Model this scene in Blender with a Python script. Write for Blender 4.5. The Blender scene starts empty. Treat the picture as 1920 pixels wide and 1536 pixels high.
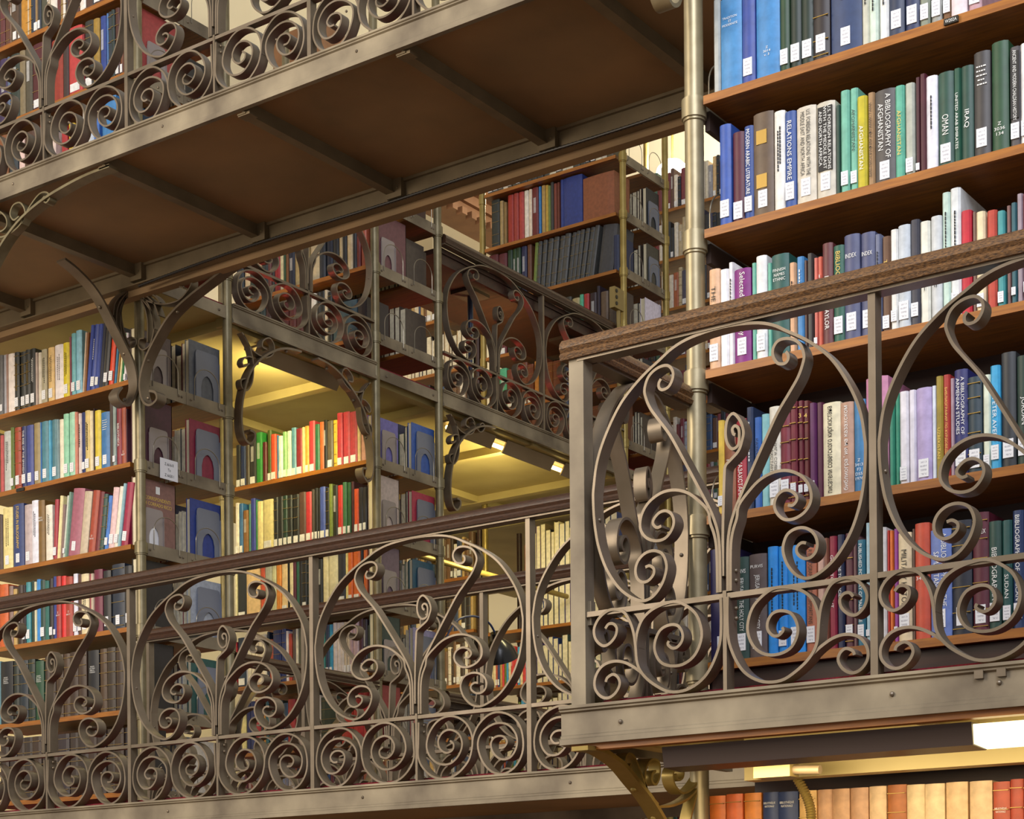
import bpy, math, random
from mathutils import Matrix, Vector
random.seed(7)
S = bpy.context.scene
C = S.collection
R_ = math.radians

# ------------------------------------------------------------ camera
yaw, roll = R_(35.4), R_(-0.46)
fwd = Vector((-math.sin(yaw), math.cos(yaw), 0))
r0 = Vector((math.cos(yaw), math.sin(yaw), 0)); u0 = Vector((0, 0, 1))
rgt = r0 * math.cos(roll) + u0 * math.sin(roll)
upv = -r0 * math.sin(roll) + u0 * math.cos(roll)
cam = bpy.data.cameras.new('camera'); camo = bpy.data.objects.new('camera', cam); C.objects.link(camo)
mw = Matrix((rgt, upv, -fwd)).transposed().to_4x4(); mw.translation = (0, 0, 1.7)
camo.matrix_world = mw
cam.sensor_fit = 'HORIZONTAL'; cam.sensor_width = 36; cam.lens = 3367 / 1920 * 36
cam.shift_y = (1775.6 - 768) / 1920; cam.clip_start = .1; cam.clip_end = 200
S.camera = camo

# ------------------------------------------------------------ world, daylight from the hall's skylight, added warm fill, exposure
w = bpy.data.worlds.new('world'); S.world = w; w.use_nodes = True
bg = w.node_tree.nodes['Background']; bg.inputs[0].default_value = (1.0, .965, .91, 1); bg.inputs[1].default_value = .46
def area(name, loc, target, size, power, col, sy=None):
    l = bpy.data.lights.new(name, 'AREA'); l.energy = power; l.color = col; l.size = size
    if sy: l.shape = 'RECTANGLE'; l.size_y = sy
    o = bpy.data.objects.new(name, l); C.objects.link(o); o.location = loc
    o.rotation_euler = (Vector(target) - Vector(loc)).to_track_quat('-Z', 'Y').to_euler()
    return o
area('skylight', (1.4, -1.2, 8.0), (-2.8, 5.0, 2.6), 4.0, 640, (.87, .90, 1.0))
area('left_warm_fill', (-7.2, -1.6, 5.4), (-6.4, 6.5, 3.2), 3.6, 520, (1.0, .86, .67))  # added fill to brighten and warm the left stacks, not an actual window
S.view_settings.view_transform = 'Standard'; S.view_settings.look = 'None'
S.view_settings.exposure = 0.1; S.view_settings.gamma = 1.0; S.view_settings.use_curve_mapping = False

# ------------------------------------------------------------ materials
def lin(h):
    h = h.lstrip('#'); v = [int(h[i:i + 2], 16) / 255 for i in (0, 2, 4)]
    return tuple((c / 12.92 if c <= .04045 else ((c + .055) / 1.055) ** 2.4) for c in v) + (1,)
MATS = {}
def mat(name, col, rough=.5, metal=0., col2=None, scale=20, bump=0., stretch=None, emit=None, spec=.5, detail=4):
    m = bpy.data.materials.new(name); MATS[name] = m; m.use_nodes = True
    nt = m.node_tree; b = nt.nodes['Principled BSDF']
    b.inputs['Base Color'].default_value = lin(col); b.inputs['Roughness'].default_value = rough
    b.inputs['Metallic'].default_value = metal; b.inputs['Specular IOR Level'].default_value = spec
    if col2 or bump:
        tc = nt.nodes.new('ShaderNodeTexCoord'); mp = nt.nodes.new('ShaderNodeMapping')
        nt.links.new(tc.outputs['Object'], mp.inputs[0])
        if stretch: mp.inputs['Scale'].default_value = stretch
        nz = nt.nodes.new('ShaderNodeTexNoise'); nz.inputs['Scale'].default_value = scale; nz.inputs['Detail'].default_value = detail
        nt.links.new(mp.outputs[0], nz.inputs['Vector'])
        if col2:
            rp = nt.nodes.new('ShaderNodeValToRGB'); rp.color_ramp.elements[0].position = .35; rp.color_ramp.elements[1].position = .68
            rp.color_ramp.elements[0].color = lin(col); rp.color_ramp.elements[1].color = lin(col2)
            nt.links.new(nz.outputs[0], rp.inputs[0]); nt.links.new(rp.outputs[0], b.inputs['Base Color'])
        if bump:
            bp = nt.nodes.new('ShaderNodeBump'); bp.inputs['Strength'].default_value = bump; bp.inputs['Distance'].default_value = .002
            nt.links.new(nz.outputs[0], bp.inputs['Height']); nt.links.new(bp.outputs[0], b.inputs['Normal'])
    if emit:
        b.inputs['Emission Color'].default_value = lin(emit[0]); b.inputs['Emission Strength'].default_value = emit[1]
    return m
mat('iron', '655948', .38, .4, '7b6e5e', 7, .3)
mat('fascia_iron', '5c5142', .5, .2, '92866f', 4, .35, detail=9)
mat('conduit_black', '201d1a', .4, .2)
mat('pole_bronze', '6c6248', .42, .45, '80765a', 14, .25)
mat('pole_pale', '8c8062', .4, .45, '9e9274', 16, .3)
mat('brass', '86733c', .38, .55, '9a864c', 12, .2)
mat('soffit', '7c6444', .7, .05, '957650', 2.2, .35)
mat('soffit_tan', '9a8a58', .55, .05, 'ac9c68', 2.5, .2)
mat('beam_iron', '6a5c44', .5, .25, '7a6a50', 8, .3)
mat('shelf_wood', '865018', .42, 0, '643a10', 6, .15, (1.2, 14, 14))
mat('shelf_edge_wood', 'a0641e', .45, 0, '824c14', 8, .2, (1.2, 14, 14))
mat('rail_wood', '2c1c14', .34, 0, '4c3222', 22, .3, (2.5, 30, 30))
mat('worn_rail_wood', '3e2a1a', .42, 0, '7c5832', 40, .6, (3, 9, 9), detail=10)
mat('dark_wood', '2a1610', .45, 0, '3a2016', 5, .1, (1, 10, 10))
mat('carpet', '7a1026', .95, 0, '5a0a1c', 160, .6)
mat('wall_cream', 'f0e6c8', .85, 0, 'e8dcba', 1.2)
mat('cornice', '8a6242', .6, 0, '7a5436', 6)
mat('floor_oak', '7a5a3a', .5, 0, '6a4c30', 4, .1, (1, 9, 1))
mat('bookend_grey', '6f7482', .42, .2, '7a7f8c', 5)
mat('bookend_taupe', '8d8380', .45, .15, '978d88', 5)
mat('wire', '8a8272', .35, .7)
mat('paper', 'd9d0b4', .85, 0, 'c9bd9c', 60, .4, (60, 1, 1))
mat('white_card', 'd8d8dc', .7)
mat('gold_foil', '9c7f3c', .4, .5)
mat('yellow_ink', 'd8b652', .5)
mat('white_ink', 'dcdcd8', .6)
mat('black_ink', '1c1a1a', .6)
mat('black_tag', '17150f', .4)
mat('lamp_black', '101012', .25)
mat('lamp_white', 'e0d4c8', .5)
mat('cable_blue', '22305c', .4)
mat('steel_dark', '43352f', .45, .1)
mat('fixture_metal', '7c6a4e', .5, .2, '86745a', 4)
mat('tube_glow', 'fff2b0', .5, emit=('ffe28a', 9.0))
mat('diffuser_glow', 'fff2c0', .5, emit=('fff0b4', 2.6))
mat('globe_glow', 'ffffff', .5, emit=('fff6e0', 5.0))
mat('paint_post', '27304a', .4, .2)
mat('switch_box', '8a7848', .45, .3)
# white call-number sticker: printed lines
def sticker():
    m = mat('sticker', 'dfe0e2', .7); nt = m.node_tree; b = nt.nodes['Principled BSDF']
    tc = nt.nodes.new('ShaderNodeTexCoord'); mp = nt.nodes.new('ShaderNodeMapping'); nt.links.new(tc.outputs['Generated'], mp.inputs[0])
    sep = nt.nodes.new('ShaderNodeSeparateXYZ'); nt.links.new(mp.outputs[0], sep.inputs[0])
    def math_(op, a, bv=None, l2=None):
        n = nt.nodes.new('ShaderNodeMath'); n.operation = op; nt.links.new(a, n.inputs[0])
        if l2 is not None: nt.links.new(l2, n.inputs[1])
        elif bv is not None: n.inputs[1].default_value = bv
        return n.outputs[0]
    rows = math_('GREATER_THAN', math_('FRACT', math_('MULTIPLY', sep.outputs['Z'], 4.6)), .52)
    nz = nt.nodes.new('ShaderNodeTexNoise'); nz.inputs['Scale'].default_value = 9; nt.links.new(tc.outputs['Generated'], nz.inputs['Vector'])
    ink = math_('MULTIPLY', rows, l2=math_('GREATER_THAN', nz.outputs[0], .47))
    inside = math_('MULTIPLY', math_('GREATER_THAN', sep.outputs['X'], .16), l2=math_('LESS_THAN', sep.outputs['X'], .84))
    ink = math_('MULTIPLY', ink, l2=inside)
    mx = nt.nodes.new('ShaderNodeMix'); mx.data_type = 'RGBA'; nt.links.new(ink, mx.inputs[0])
    mx.inputs[6].default_value = lin('dfe0e2'); mx.inputs[7].default_value = lin('b4b4ba'); nt.links.new(mx.outputs[2], b.inputs['Base Color'])
sticker()
def cover_mat(name, attr):
    m = mat(name, '888888', .5); nt = m.node_tree; b = nt.nodes['Principled BSDF']
    if attr:
        n = nt.nodes.new('ShaderNodeVertexColor'); n.layer_name = 'Col'; out = n.outputs[0]
    else:
        n = nt.nodes.new('ShaderNodeObjectInfo'); out = n.outputs['Color']
    tc = nt.nodes.new('ShaderNodeTexCoord'); nz = nt.nodes.new('ShaderNodeTexNoise'); nz.inputs['Scale'].default_value = 45; nz.inputs['Detail'].default_value = 5
    nt.links.new(tc.outputs['Object'], nz.inputs['Vector'])
    mr = nt.nodes.new('ShaderNodeMapRange'); mr.inputs[1].default_value = .3; mr.inputs[2].default_value = .7; mr.inputs[3].default_value = .84; mr.inputs[4].default_value = 1.14
    nt.links.new(nz.outputs[0], mr.inputs[0])
    mx = nt.nodes.new('ShaderNodeMix'); mx.data_type = 'RGBA'; mx.blend_type = 'MULTIPLY'; mx.inputs[0].default_value = 1
    nt.links.new(out, mx.inputs[6]); nt.links.new(mr.outputs[0], mx.inputs[7]); nt.links.new(mx.outputs[2], b.inputs['Base Color'])
cover_mat('book_cloth', False); cover_mat('book_mixed', True)

# ------------------------------------------------------------ mesh builder
class MB:
    def __init__(s): s.v = []; s.f = []; s.c = []
    def add(s, vs, fs, col=None):
        o = len(s.v); s.v += [tuple(p) for p in vs]; s.f += [tuple(i + o for i in f) for f in fs]
        if col is not None: s.c += [col] * len(vs)
        return s
    def box(s, x0, y0, z0, x1, y1, z1, col=None):
        return s.add([(x0, y0, z0), (x1, y0, z0), (x1, y1, z0), (x0, y1, z0), (x0, y0, z1), (x1, y0, z1), (x1, y1, z1), (x0, y1, z1)],
                     [(0, 3, 2, 1), (4, 5, 6, 7), (0, 1, 5, 4), (1, 2, 6, 5), (2, 3, 7, 6), (3, 0, 4, 7)], col)
    def prism(s, prof, a0, a1, axis='X', col=None):
        # prof: closed 2-D outline, extruded along axis; X: (y,z)  Y: (x,z)  Z: (x,y)
        n = len(prof)
        def P(p, a): return (a, p[0], p[1]) if axis == 'X' else ((p[0], a, p[1]) if axis == 'Y' else (p[0], p[1], a))
        vs = [P(p, a0) for p in prof] + [P(p, a1) for p in prof]
        fs = [(i, (i + 1) % n, n + (i + 1) % n, n + i) for i in range(n)] + [tuple(range(n - 1, -1, -1)), tuple(range(n, 2 * n))]
        return s.add(vs, fs, col)
    def lathe(s, prof, cx, cy, seg=16):
        # prof: list of (r,z)
        vs = []; fs = []; n = len(prof)
        for r, z in prof:
            for k in range(seg):
                a = 2 * math.pi * k / seg; vs.append((cx + r * math.cos(a), cy + r * math.sin(a), z))
        for i in range(n - 1):
            for k in range(seg):
                k2 = (k + 1) % seg; fs.append((i * seg + k, i * seg + k2, (i + 1) * seg + k2, (i + 1) * seg + k))
        fs.append(tuple(range(seg - 1, -1, -1))); fs.append(tuple((n - 1) * seg + k for k in range(seg)))
        return s.add(vs, fs)
    def tube(s, pts, r, seg=8):
        pts = [Vector(p) for p in pts]; vs = []; fs = []; n = len(pts)
        rr = r if isinstance(r, (list, tuple)) else [r] * n
        ref = Vector((.3, .2, 1)).normalized()
        for i, p in enumerate(pts):
            t = (pts[min(i + 1, n - 1)] - pts[max(i - 1, 0)]).normalized()
            if abs(t.dot(ref)) > .95: ref = Vector((1, .1, .2)).normalized()
            a = t.cross(ref).normalized(); b = t.cross(a)
            for k in range(seg):
                q = 2 * math.pi * k / seg; vs.append(p + (a * math.cos(q) + b * math.sin(q)) * rr[i])
        for i in range(n - 1):
            for k in range(seg):
                k2 = (k + 1) % seg; fs.append((i * seg + k, i * seg + k2, (i + 1) * seg + k2, (i + 1) * seg + k))
        fs.append(tuple(range(seg - 1, -1, -1))); fs.append(tuple((n - 1) * seg + k for k in range(seg)))
        return s.add(vs, fs)
    def ball(s, c, r, seg=10, sq=1.0):
        prof = [(max(.02 * r, r * math.sin(math.pi * i / 6)), c[2] - r * sq * math.cos(math.pi * i / 6)) for i in range(7)]
        return s.lathe(prof, c[0], c[1], seg)
    def ribbon(s, pts, y0, y1, t, sub=4):
        # flat wrought-iron strap: 2-D (x,z) line, width y0..y1 out of plane, thickness t in plane
        P = crom(pts, sub); n = len(P); vs = []; fs = []
        for i in range(n):
            a = P[max(i - 1, 0)]; b = P[min(i + 1, n - 1)]
            dx, dz = b[0] - a[0], b[1] - a[1]; L = math.hypot(dx, dz) or 1; nx, nz = -dz / L * t / 2, dx / L * t / 2
            x, z = P[i]
            vs += [(x + nx, y0, z + nz), (x - nx, y0, z - nz), (x - nx, y1, z - nz), (x + nx, y1, z + nz)]
        for i in range(n - 1):
            o = i * 4
            for k in range(4): fs.append((o + k, o + (k + 1) % 4, o + 4 + (k + 1) % 4, o + 4 + k))
        fs += [(3, 2, 1, 0), ((n - 1) * 4, (n - 1) * 4 + 1, (n - 1) * 4 + 2, (n - 1) * 4 + 3)]
        return s.add(vs, fs)
    def mesh(s, name, smooth=False, off=(0, 0, 0)):
        me = bpy.data.meshes.new(name)
        me.from_pydata([(x - off[0], y - off[1], z - off[2]) for x, y, z in s.v], [], s.f)
        if s.c:
            ca = me.color_attributes.new('Col', 'FLOAT_COLOR', 'POINT')
            ca.data.foreach_set('color', [q for c in s.c for q in c])
        me.validate(); fix_normals(me)
        if smooth:
            me.polygons.foreach_set('use_smooth', [True] * len(me.polygons)); me.set_sharp_from_angle(angle=R_(38))
        return me
    def build(s, name, m, parent=None, smooth=False, off=None):
        q = parent
        while q is not None and '_o' not in q.keys(): q = q.parent
        if off is None: off = tuple(q['_o']) if q is not None else (0, 0, 0)
        return obj(name, s.mesh(name, smooth, off), m, parent)
import bmesh
def fix_normals(me):
    bm = bmesh.new(); bm.from_mesh(me); bmesh.ops.recalc_face_normals(bm, faces=bm.faces); bm.to_mesh(me); bm.free()
def crom(pts, sub):
    n = len(pts); out = []
    if sub <= 1: return list(pts)
    for i in range(n - 1):
        p0 = pts[max(i - 1, 0)]; p1 = pts[i]; p2 = pts[i + 1]; p3 = pts[min(i + 2, n - 1)]
        for k in range(sub):
            t = k / sub
            out.append(tuple(.5 * (2 * p1[j] + (p2[j] - p0[j]) * t + (2 * p0[j] - 5 * p1[j] + 4 * p2[j] - p3[j]) * t * t + (3 * p1[j] - p0[j] - 3 * p2[j] + p3[j]) * t ** 3) for j in range(len(p1))))
    return out + [pts[-1]]
def obj(name, me, m, parent=None):
    o = bpy.data.objects.new(name, me); C.objects.link(o)
    if m is not None and not me.materials: me.materials.append(MATS[m])
    if parent is not None: o.parent = parent
    return o
def tag(o, label, cat, group=None, kind=None):
    o['label'] = label; o['category'] = cat
    if group: o['group'] = group
    if kind: o['kind'] = kind
    return o
def thing(name, loc, label, cat, group=None, rz=0):
    o = bpy.data.objects.new(name, None); C.objects.link(o); o.location = loc; o.rotation_euler = (0, 0, rz); o.empty_display_size = .1
    o['_o'] = [0., 0., 0.] if rz else [float(q) for q in loc]
    return tag(o, label, cat, group)
def struct(o):
    o['kind'] = 'structure'; return o
# ------------------------------------------------------------ strap-iron curves: (fraction of half panel, height in m)
ARCH=[(0.217,0.855),(0.35,0.84),(0.448,0.818),(0.545,0.796),(0.641,0.769),(0.735,0.735),(0.816,0.691),(0.889,0.638),(0.932,0.59),(0.953,0.539),(0.958,0.517),(0.954,0.473),(0.941,0.429),(0.916,0.385),(0.864,0.334),(0.789,0.29),(0.712,0.262),(0.629,0.244),(0.565,0.24),(0.501,0.25),(0.442,0.276),(0.413,0.305),(0.414,0.326),(0.443,0.348),(0.502,0.358),(0.567,0.355),(0.618,0.34),(0.64,0.319),(0.63,0.298),(0.592,0.286),(0.546,0.287),(0.507,0.3),(0.504,0.314),(0.534,0.323),(0.566,0.321)]
VEE=[(0.026,0.235),(0.028,0.331),(0.04,0.377),(0.068,0.412),(0.106,0.444),(0.177,0.494),(0.288,0.571),(0.379,0.632),(0.457,0.672),(0.521,0.706),(0.554,0.735),(0.562,0.754),(0.542,0.777),(0.505,0.792),(0.448,0.801),(0.39,0.8),(0.356,0.786),(0.353,0.768),(0.382,0.749),(0.427,0.744),(0.453,0.75),(0.456,0.762),(0.44,0.771)]
INNER=[(0.046,0.235),(0.049,0.331),(0.064,0.372),(0.094,0.404),(0.11,0.434),(0.187,0.465),(0.257,0.485),(0.339,0.496),(0.42,0.497),(0.488,0.489),(0.547,0.474),(0.587,0.453),(0.603,0.429),(0.593,0.409),(0.552,0.391),(0.485,0.381),(0.418,0.384),(0.371,0.401),(0.354,0.421),(0.372,0.44),(0.413,0.45),(0.46,0.448),(0.5,0.435),(0.506,0.423),(0.479,0.413),(0.446,0.415)]
FIN=[(-0.01,0.273),(-0.008,0.367),(-0.002,0.438),(0.006,0.509),(0.014,0.532),(0.049,0.544),(0.106,0.562),(0.131,0.584),(0.142,0.605),(0.121,0.632),(0.073,0.653),(0.031,0.641),(0.017,0.613),(0.026,0.588),(0.057,0.571),(0.092,0.572),(0.11,0.583),(0.111,0.612),(0.086,0.623),(0.065,0.617),(0.072,0.605),(0.086,0.602)]
LOW1=[(0.024,0.222),(0.022,0.16),(0.034,0.112),(0.092,0.062),(0.165,0.031),(0.272,0.012),(0.391,0.011),(0.488,0.028),(0.579,0.055),(0.631,0.087),(0.645,0.132),(0.658,0.164),(0.684,0.192),(0.729,0.218),(0.791,0.228),(0.854,0.227),(0.916,0.213),(0.953,0.193),(0.959,0.175),(0.939,0.156),(0.89,0.142),(0.84,0.146),(0.796,0.162),(0.785,0.181),(0.81,0.193),(0.847,0.194),(0.872,0.184)]
LOW2=[(0.643,0.128),(0.642,0.148),(0.626,0.172),(0.589,0.197),(0.518,0.216),(0.427,0.226),(0.342,0.227),(0.263,0.212),(0.195,0.187),(0.162,0.149),(0.174,0.118),(0.221,0.09),(0.3,0.074),(0.392,0.074),(0.464,0.087),(0.503,0.115),(0.497,0.141),(0.459,0.164),(0.393,0.173),(0.335,0.169),(0.302,0.152),(0.301,0.133),(0.334,0.118),(0.373,0.116),(0.406,0.126),(0.399,0.134)]
LOW3=[(0.566,0.05),(0.598,0.063),(0.662,0.081),(0.738,0.096),(0.814,0.101),(0.888,0.095),(0.937,0.079),(0.961,0.058),(0.955,0.036),(0.911,0.017),(0.855,0.012),(0.8,0.023),(0.769,0.043),(0.782,0.06),(0.819,0.069),(0.863,0.062),(0.875,0.052)]
BL1=[(0.026,0.205),(0.022,0.132),(0.02,0.083),(0.059,0.045),(0.149,0.01),(0.261,-0.001),(0.373,0.012),(0.473,0.053),(0.507,0.096),(0.519,0.135),(0.564,0.174),(0.651,0.206),(0.748,0.213),(0.854,0.195),(0.928,0.157),(0.954,0.101),(0.936,0.055),(0.872,0.017),(0.776,0.0),(0.68,0.011),(0.605,0.045),(0.562,0.094),(0.573,0.134),(0.64,0.163),(0.737,0.176),(0.833,0.164),(0.896,0.127),(0.895,0.087),(0.84,0.054),(0.756,0.052),(0.691,0.078),(0.676,0.11),(0.714,0.129),(0.778,0.129),(0.815,0.11),(0.789,0.091),(0.746,0.09)]
BL2=[(0.507,0.092),(0.508,0.136),(0.465,0.181),(0.377,0.21),(0.278,0.216),(0.187,0.199),(0.119,0.161),(0.096,0.117),(0.129,0.08),(0.207,0.053),(0.307,0.05),(0.386,0.076),(0.419,0.115),(0.387,0.152),(0.31,0.169),(0.243,0.161),(0.203,0.134),(0.219,0.105),(0.275,0.089),(0.331,0.097),(0.342,0.117),(0.309,0.13)]
STRAP=[(0.126,-0.524),(0.159,-0.53),(0.158,-0.562),(0.125,-0.593),(0.086,-0.574),(0.068,-0.519),(0.066,-0.447),(0.082,-0.351),(0.129,-0.23),(0.21,-0.136),(0.331,-0.057),(0.427,-0.024),(0.524,-0.015)]
K1=[(0.08,-0.033),(0.131,-0.083),(0.16,-0.167),(0.155,-0.26),(0.115,-0.32),(0.076,-0.316),(0.07,-0.281),(0.103,-0.264),(0.122,-0.277)]
K2=[(0.15,-0.142),(0.124,-0.144),(0.091,-0.162),(0.078,-0.188),(0.097,-0.202),(0.13,-0.179)]
K3=[(0.092,-0.043),(0.157,-0.103),(0.25,-0.116),(0.311,-0.081),(0.318,-0.033),(0.284,-0.006),(0.237,-0.031),(0.23,-0.065),(0.264,-0.07)]
ST1=[(0.098,-0.517),(0.127,-0.558),(0.11,-0.588),(0.054,-0.591),(0.008,-0.52),(0.001,-0.458),(0.023,-0.378),(0.074,-0.306),(0.14,-0.223),(0.206,-0.14),(0.271,-0.083),(0.362,-0.036)]
ST2=[(0.126,-0.533),(0.168,-0.549),(0.174,-0.584),(0.125,-0.601),(0.077,-0.566),(0.06,-0.486),(0.091,-0.39),(0.165,-0.294),(0.262,-0.204),(0.381,-0.146),(0.532,-0.095),(0.623,-0.066)]
SC1=[(0.083,-0.085),(0.143,-0.115),(0.227,-0.139),(0.31,-0.142),(0.369,-0.117),(0.405,-0.079),(0.388,-0.038),(0.347,-0.024),(0.311,-0.042),(0.317,-0.072),(0.352,-0.088)]
SC2=[(0.04,-0.054),(0.094,-0.105),(0.142,-0.166),(0.154,-0.227),(0.141,-0.284),(0.116,-0.318),(0.074,-0.326),(0.046,-0.299),(0.056,-0.271),(0.086,-0.273)]
SC1b=[(0.02,-0.056),(0.066,-0.086),(0.095,-0.145),(0.084,-0.219),(0.062,-0.273),(0.034,-0.308),(0.005,-0.291),(-0.001,-0.264),(0.028,-0.259)]
TL=[(0.203,-0.273),(0.275,-0.198),(0.346,-0.138),(0.451,-0.08),(0.587,-0.038),(0.732,-0.015),(0.862,-0.004),(0.99,-0.004)]
TL1=[(0.229,-0.11),(0.311,-0.13),(0.381,-0.124),(0.439,-0.099),(0.462,-0.06),(0.434,-0.015),(0.388,-0.012),(0.365,-0.044),(0.387,-0.076),(0.422,-0.069)]
TL2=[(0.439,-0.103),(0.485,-0.05),(0.554,-0.007),(0.604,-0.014),(0.617,-0.042),(0.593,-0.053),(0.574,-0.033),(0.587,-0.025)]
TL3=[(0.23,-0.003),(0.289,-0.014),(0.336,-0.052),(0.341,-0.091),(0.3,-0.104),(0.253,-0.078)]
RB=[(0.166,-0.179),(0.203,-0.142),(0.264,-0.095),(0.324,-0.061),(0.383,-0.027),(0.441,-0.007),(0.498,0.005),(0.565,0.004)]
RB1=[(0.215,-0.114),(0.264,-0.088),(0.282,-0.051),(0.272,-0.019),(0.244,0.001),(0.21,-0.004),(0.208,-0.04),(0.227,-0.063),(0.248,-0.055),(0.245,-0.036),(0.226,-0.028)]
RB2=[(0.209,-0.12),(0.139,-0.113),(0.054,-0.088),(-0.013,-0.044),(-0.041,-0.001)]
RB3=[(-0.041,-0.001),(0.021,-0.053),(0.081,-0.076),(0.126,-0.06),(0.138,-0.028),(0.112,-0.003),(0.083,-0.011),(0.086,-0.034),(0.112,-0.043),(0.122,-0.027)]
RB4=[(0.264,-0.088),(0.306,-0.034),(0.335,0.001),(0.365,0.005),(0.377,-0.015),(0.363,-0.032),(0.351,-0.019)]
RB5=[(-0.041,-0.001),(0.001,-0.058),(0.035,-0.12),(0.049,-0.154)]
# ------------------------------------------------------------ setting
def st_box(name, m, *b): return struct(MB().box(*b).build(name, m))
st_box('floor', 'floor_oak', -12, -4, -.1, 5, 14.3, 0)
st_box('wall_back', 'wall_cream', -13, 14.2, 0, 5, 14.4, 14)
st_box('wall_left', 'wall_cream', -11.2, 4, 0, -11, 14.2, 14)
tr = MB()
for x, z, d in ((-9.5, 8.2, .3), (-9.46, 8.28, .34), (-9.4, 8.36, .4), (-9.32, 8.46, .48)): tr.box(x - d, 10.6, z, x, 14.2, z + (.08 if z < 8.4 else .5))
tr = struct(tr.build('trim_1', 'cornice'))
for k in range(24): obj('dentil', MB().box(-9.5, 10.65 + k * .14, 8.14, -9.43, 10.72 + k * .14, 8.2).mesh('dentil'), 'cornice', tr)

D1, D2 = 2.29, 4.99

# ------------------------------------------------------------ wrought-iron balustrades
MID = .226
_cache = {}
def curve(pts, hl, hr, side):
    return [((p[0] * hr if side > 0 else -p[0] * hl), p[1]) for p in pts]
def panel_parts(hl, hr, band):
    key = (round(hl, 3), round(hr, 3), band)
    if key in _cache: return _cache[key]
    W0, W1, T = -.002, .04, .0072
    out = []
    a = [(0, .862)] + [(p[0] * hr, p[1]) for p in ARCH]
    b = [(-p[0] * hl, p[1]) for p in reversed(ARCH)]
    out.append(('arch_strap', MB().ribbon(b + a, W0, W1, T).mesh('arch_strap', True)))
    out.append(('finial_scroll', MB().ribbon([(x * (hl + hr) / 2, z) for x, z in FIN], W0 + .002, W1 - .002, T).mesh('finial_scroll', True)))
    for sd in (-1, 1):
        out.append(('lyre_strap', MB().ribbon(curve(VEE, hl, hr, sd), W0, W1, T).mesh('lyre_strap', True)))
        out.append(('stem_scroll', MB().ribbon(curve(INNER, hl, hr, sd), W0, W1, T).mesh('stem_scroll', True)))
        if band == 'double':
            out.append(('base_scroll', MB().ribbon(curve(BL1, hl, hr, sd), W0, W1, T).mesh('base_scroll', True)))
            out.append(('spiral', MB().ribbon(curve(BL2, hl, hr, sd), W0 + .001, W1 - .001, T).mesh('spiral', True)))
        else:
            out.append(('base_scroll', MB().ribbon(curve(LOW1, hl, hr, sd), W0, W1, T).mesh('base_scroll', True)))
            out.append(('spiral', MB().ribbon(curve(LOW2, hl, hr, sd), W0 + .001, W1 - .001, T).mesh('spiral', True)))
            out.append(('small_scroll', MB().ribbon(curve(LOW3, hl, hr, sd), W0 + .002, W1 - .002, T).mesh('small_scroll', True)))
    out.append(('stem', MB().box(-.005, .0, 0, .005, .037, MID + .012).mesh('stem')))
    rv = MB()
    for z in (.285, .262, .196, .172): rv.ball((.022, .018, z), .0055, 8)
    for sx in (hr * .958 - .006, -hl * .958 + .006): rv.ball((sx, .018, .46), .0055, 8)
    rv.ball((hr * .66 - .006, .012, .13), .005, 8); rv.ball((-hl * .66 + .006, .012, .13), .005, 8)
    out.append(('rivets', rv.mesh('rivets', True)))
    _cache[key] = out
    return out
STAN = MB().box(-.009, .001, 0, .009, .035, .868).box(-.045, -.002, .862, .045, .038, .87).mesh('stanchion')
RAILP = [(-.03, .868), (-.034, .878), (-.028, .886), (-.034, .896), (-.032, .908), (-.022, .92), (0, .926), (.022, .92), (.032, .908), (.034, .896), (.028, .886), (.034, .878), (.03, .868)]
def balustrade(label, origin, rz, panels, stans, x0, x1, band='double', rail='rail_wood', rx0=None, rx1=None, group=None):
    origin = (origin[0], origin[1], origin[2] + .0025)
    t = thing('balustrade', origin, label, 'railing', group, rz)
    for (a, s, b) in panels:
        for nm, me in panel_parts(s - a, b - s, band):
            o = obj(nm, me, 'iron', t); o.location = (s, 0, 0)
            if nm == 'rivets': o['kind'] = 'stuff'
    for s in stans:
        o = obj('stanchion', STAN, 'iron', t); o.location = (s, 0, 0)
    obj('mid_rail', MB().box(x0, .002, MID - .007, x1, .034, MID + .006).mesh('mid_rail'), 'iron', t)
    obj('rail_bar', MB().box(x0, -.004, .861, x1, .04, .868).mesh('rail_bar'), 'iron', t)
    hr = obj('handrail', MB().prism([(y + .018, z) for y, z in RAILP], rx0 if rx0 is not None else x0, rx1 if rx1 is not None else x1).mesh('handrail', True), rail, t)
    return t
def pan(c, stops): return [(stops[i], c[i], stops[i + 1]) for i in range(len(c))]
bs = [-7.396, -6.416, -5.436, -4.456, -3.476, -2.496]; bc = [-6.92, -5.936, -4.944, -3.963, -2.986]
balustrade('bronze scrollwork railing with dark wood handrail along front of the lower bridge', (0, 5.0, D1), 0, pan(bc, bs), bs, -7.4, -2.45)
balustrade('bronze scrollwork railing along the back of the lower bridge, half hidden behind front one', (0, 5.93, D1), 0, pan([x + .1 for x in bc[1:]], [x + .1 for x in bs[1:]]), [x + .1 for x in bs[1:]], -6.35, -2.4)
balustrade('bronze spiral railing of the upper bridge cut off by the top edge', (0, 5.0, D2), 0, pan([x + .012 for x in bc], [x + .012 for x in bs]), [x + .012 for x in bs], -7.4, -2.45)
# along the ends of the stacks (local x runs along world Y)
XB = -6.442
for z, nm in ((D2, 'upper'), (D1, 'lower')):
    balustrade(f'{nm} gallery scrollwork railing between the first and second bookcase stacks', (XB, 0, z), math.pi / 2, [(6.66, 7.235, 7.785)], [], 6.66, 7.785)
    balustrade(f'{nm} gallery scrollwork railing between second and third bookcase stacks', (XB, 0, z), math.pi / 2, [(8.43, 8.957, 9.469), (9.469, 9.985, 10.44)], [9.469], 8.43, 10.44)
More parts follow.
